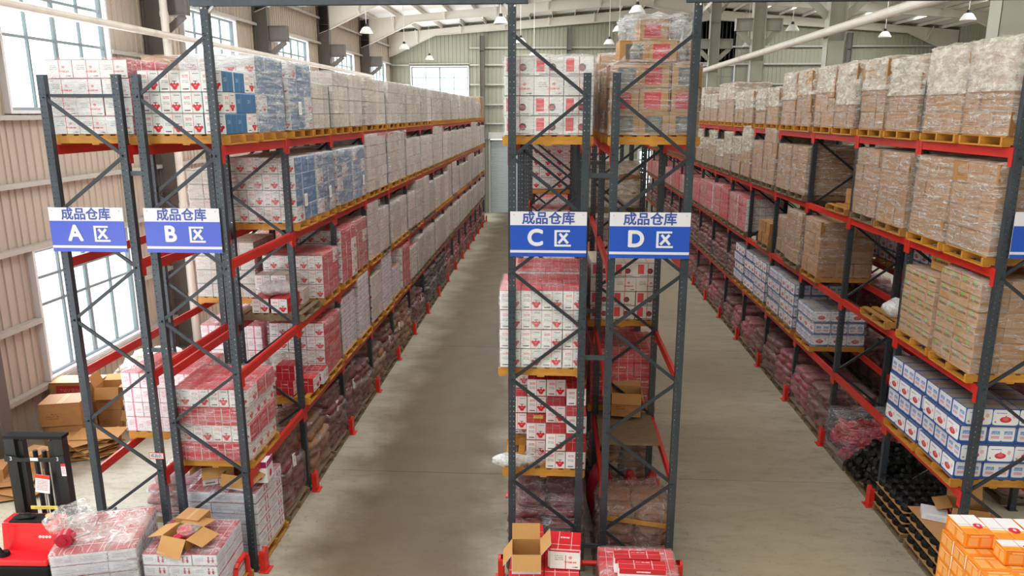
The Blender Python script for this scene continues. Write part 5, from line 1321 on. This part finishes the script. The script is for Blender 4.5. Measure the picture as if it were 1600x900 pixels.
open_carton(.72, .5, .46, 'open brown carton with pinkish bag on the floor left of rack A', (-9.0, 14.9, 0), R(-18), ('brown', 'brown_end', 'brown'), ((0, 1, .2), (0, -1, 1.4), (1, 1, .4), (1, -1, .3)), .24)
tag(ob('plastic_bag', blob('plastic_bag', 'bag', (.24, .2, .17), 50), None, (-9.1, 14.9, .3)), 'pinkish plastic bag bulging out of the open carton left of rack A', 'plastic bag')
for i in range(14):
    o = printed('flattened_carton', random.uniform(.7, 1.0), random.uniform(.5, .75), .014, ('inner', 'inner', 'inner'), 'flattened brown carton, %s from the bottom of the heap behind the stacker' % ords[i], 'cardboard', (-9.35+random.uniform(-.14, .14), 13.55+random.uniform(-.16, .16), .02+i*.03), random.uniform(-.7, .7), 'flattened cartons behind the stacker', (random.uniform(-.05, .05), random.uniform(-.05, .05)))
for i in range(6):
    o = printed('flattened_carton', random.uniform(.7, .95), random.uniform(.5, .7), .014, ('brown', 'brown', 'brown'), 'flattened brown carton, %s from the bottom of the heap at the left edge' % ords[i], 'cardboard', (-9.75+random.uniform(-.2, .2), 12.1+random.uniform(-.3, .3), .02+i*.035), random.uniform(-.7, .7), 'flattened cartons at the left edge', (random.uniform(-.06, .06), random.uniform(-.06, .06)))
bc(.5, .45, .45, (-9.95, 12.75, 0), -10, 'dark brown carton left of the flattened heap')
bc(.5, .5, .4, (-10.4, 12.2, 0), 20, 'small brown carton at the left edge near the stacker mast')
t = thing('wrapped_heap', 'broad heap of flattened cartons in dusty film under the low window', 'cardboard bundle', (-9.6, 16.9, 0), R(12))
mb = MB(); rsx = random.Random(4)
for i in range(9):
    w, d = 1.5-.05*i+rsx.uniform(-.1, .1), 1.2+rsx.uniform(-.1, .1); me = carton_raw(w, d, .085, .01).mesh('flat_bundle', ['sack_t', 'inner', 'inner']); ob('flat_bundle', me, t, (rsx.uniform(-.06, .06), rsx.uniform(-.05, .05), .01+i*.09), (0, 0, rsx.uniform(-.08, .08)))
M['film_d'] = film('dusty_film', .3, .8, 'c9bdb0', .4, 1.3, .3, (2, 2, 7))
ob('wrap', skin(1.75, 1.45, .95, 'film_d', 5, .05), t)
tag(ob('paper_bag', blob('paper_bag', 'bag', (.4, .3, .14), 52, .35), None, (-9.5, 16.9, .93)), 'crumpled white bag on the dusty wrapped heap', 'bag')
printed('flattened_carton', .7, .5, .03, ('paletop',)*3, 'pale cardboard sheet lying on the back of the dusty wrapped heap', 'cardboard', (-9.9, 17.3, .96), R(10))
M['yellowbox'] = P('yellowish_carton', 'd6b06a', .6, .25, 0, 0).text(.4, .55, .5, .3, 'b58a48', 2).done()
bc(.55, .6, .5, (-9.75, 19.0, 0), 2, 'yellowish brown carton seen between racks A and B near the window wall', ('yellowbox', 'brown_end', 'yellowbox'))
pallet(-9.3, 20.1, 0, 'wood_g', 'pallet under the wide taped carton near the window wall', True)
bc(1.15, .95, .5, (-9.3, 20.1, PH+.002), 4, 'wide low brown carton with tape beyond racks A and B')
stack('stack of brown cartons by the dark column behind rack B', -9.0, 23.2, 0, 'brown', 3, 3, 4, 'film', 0, 'wood_g')
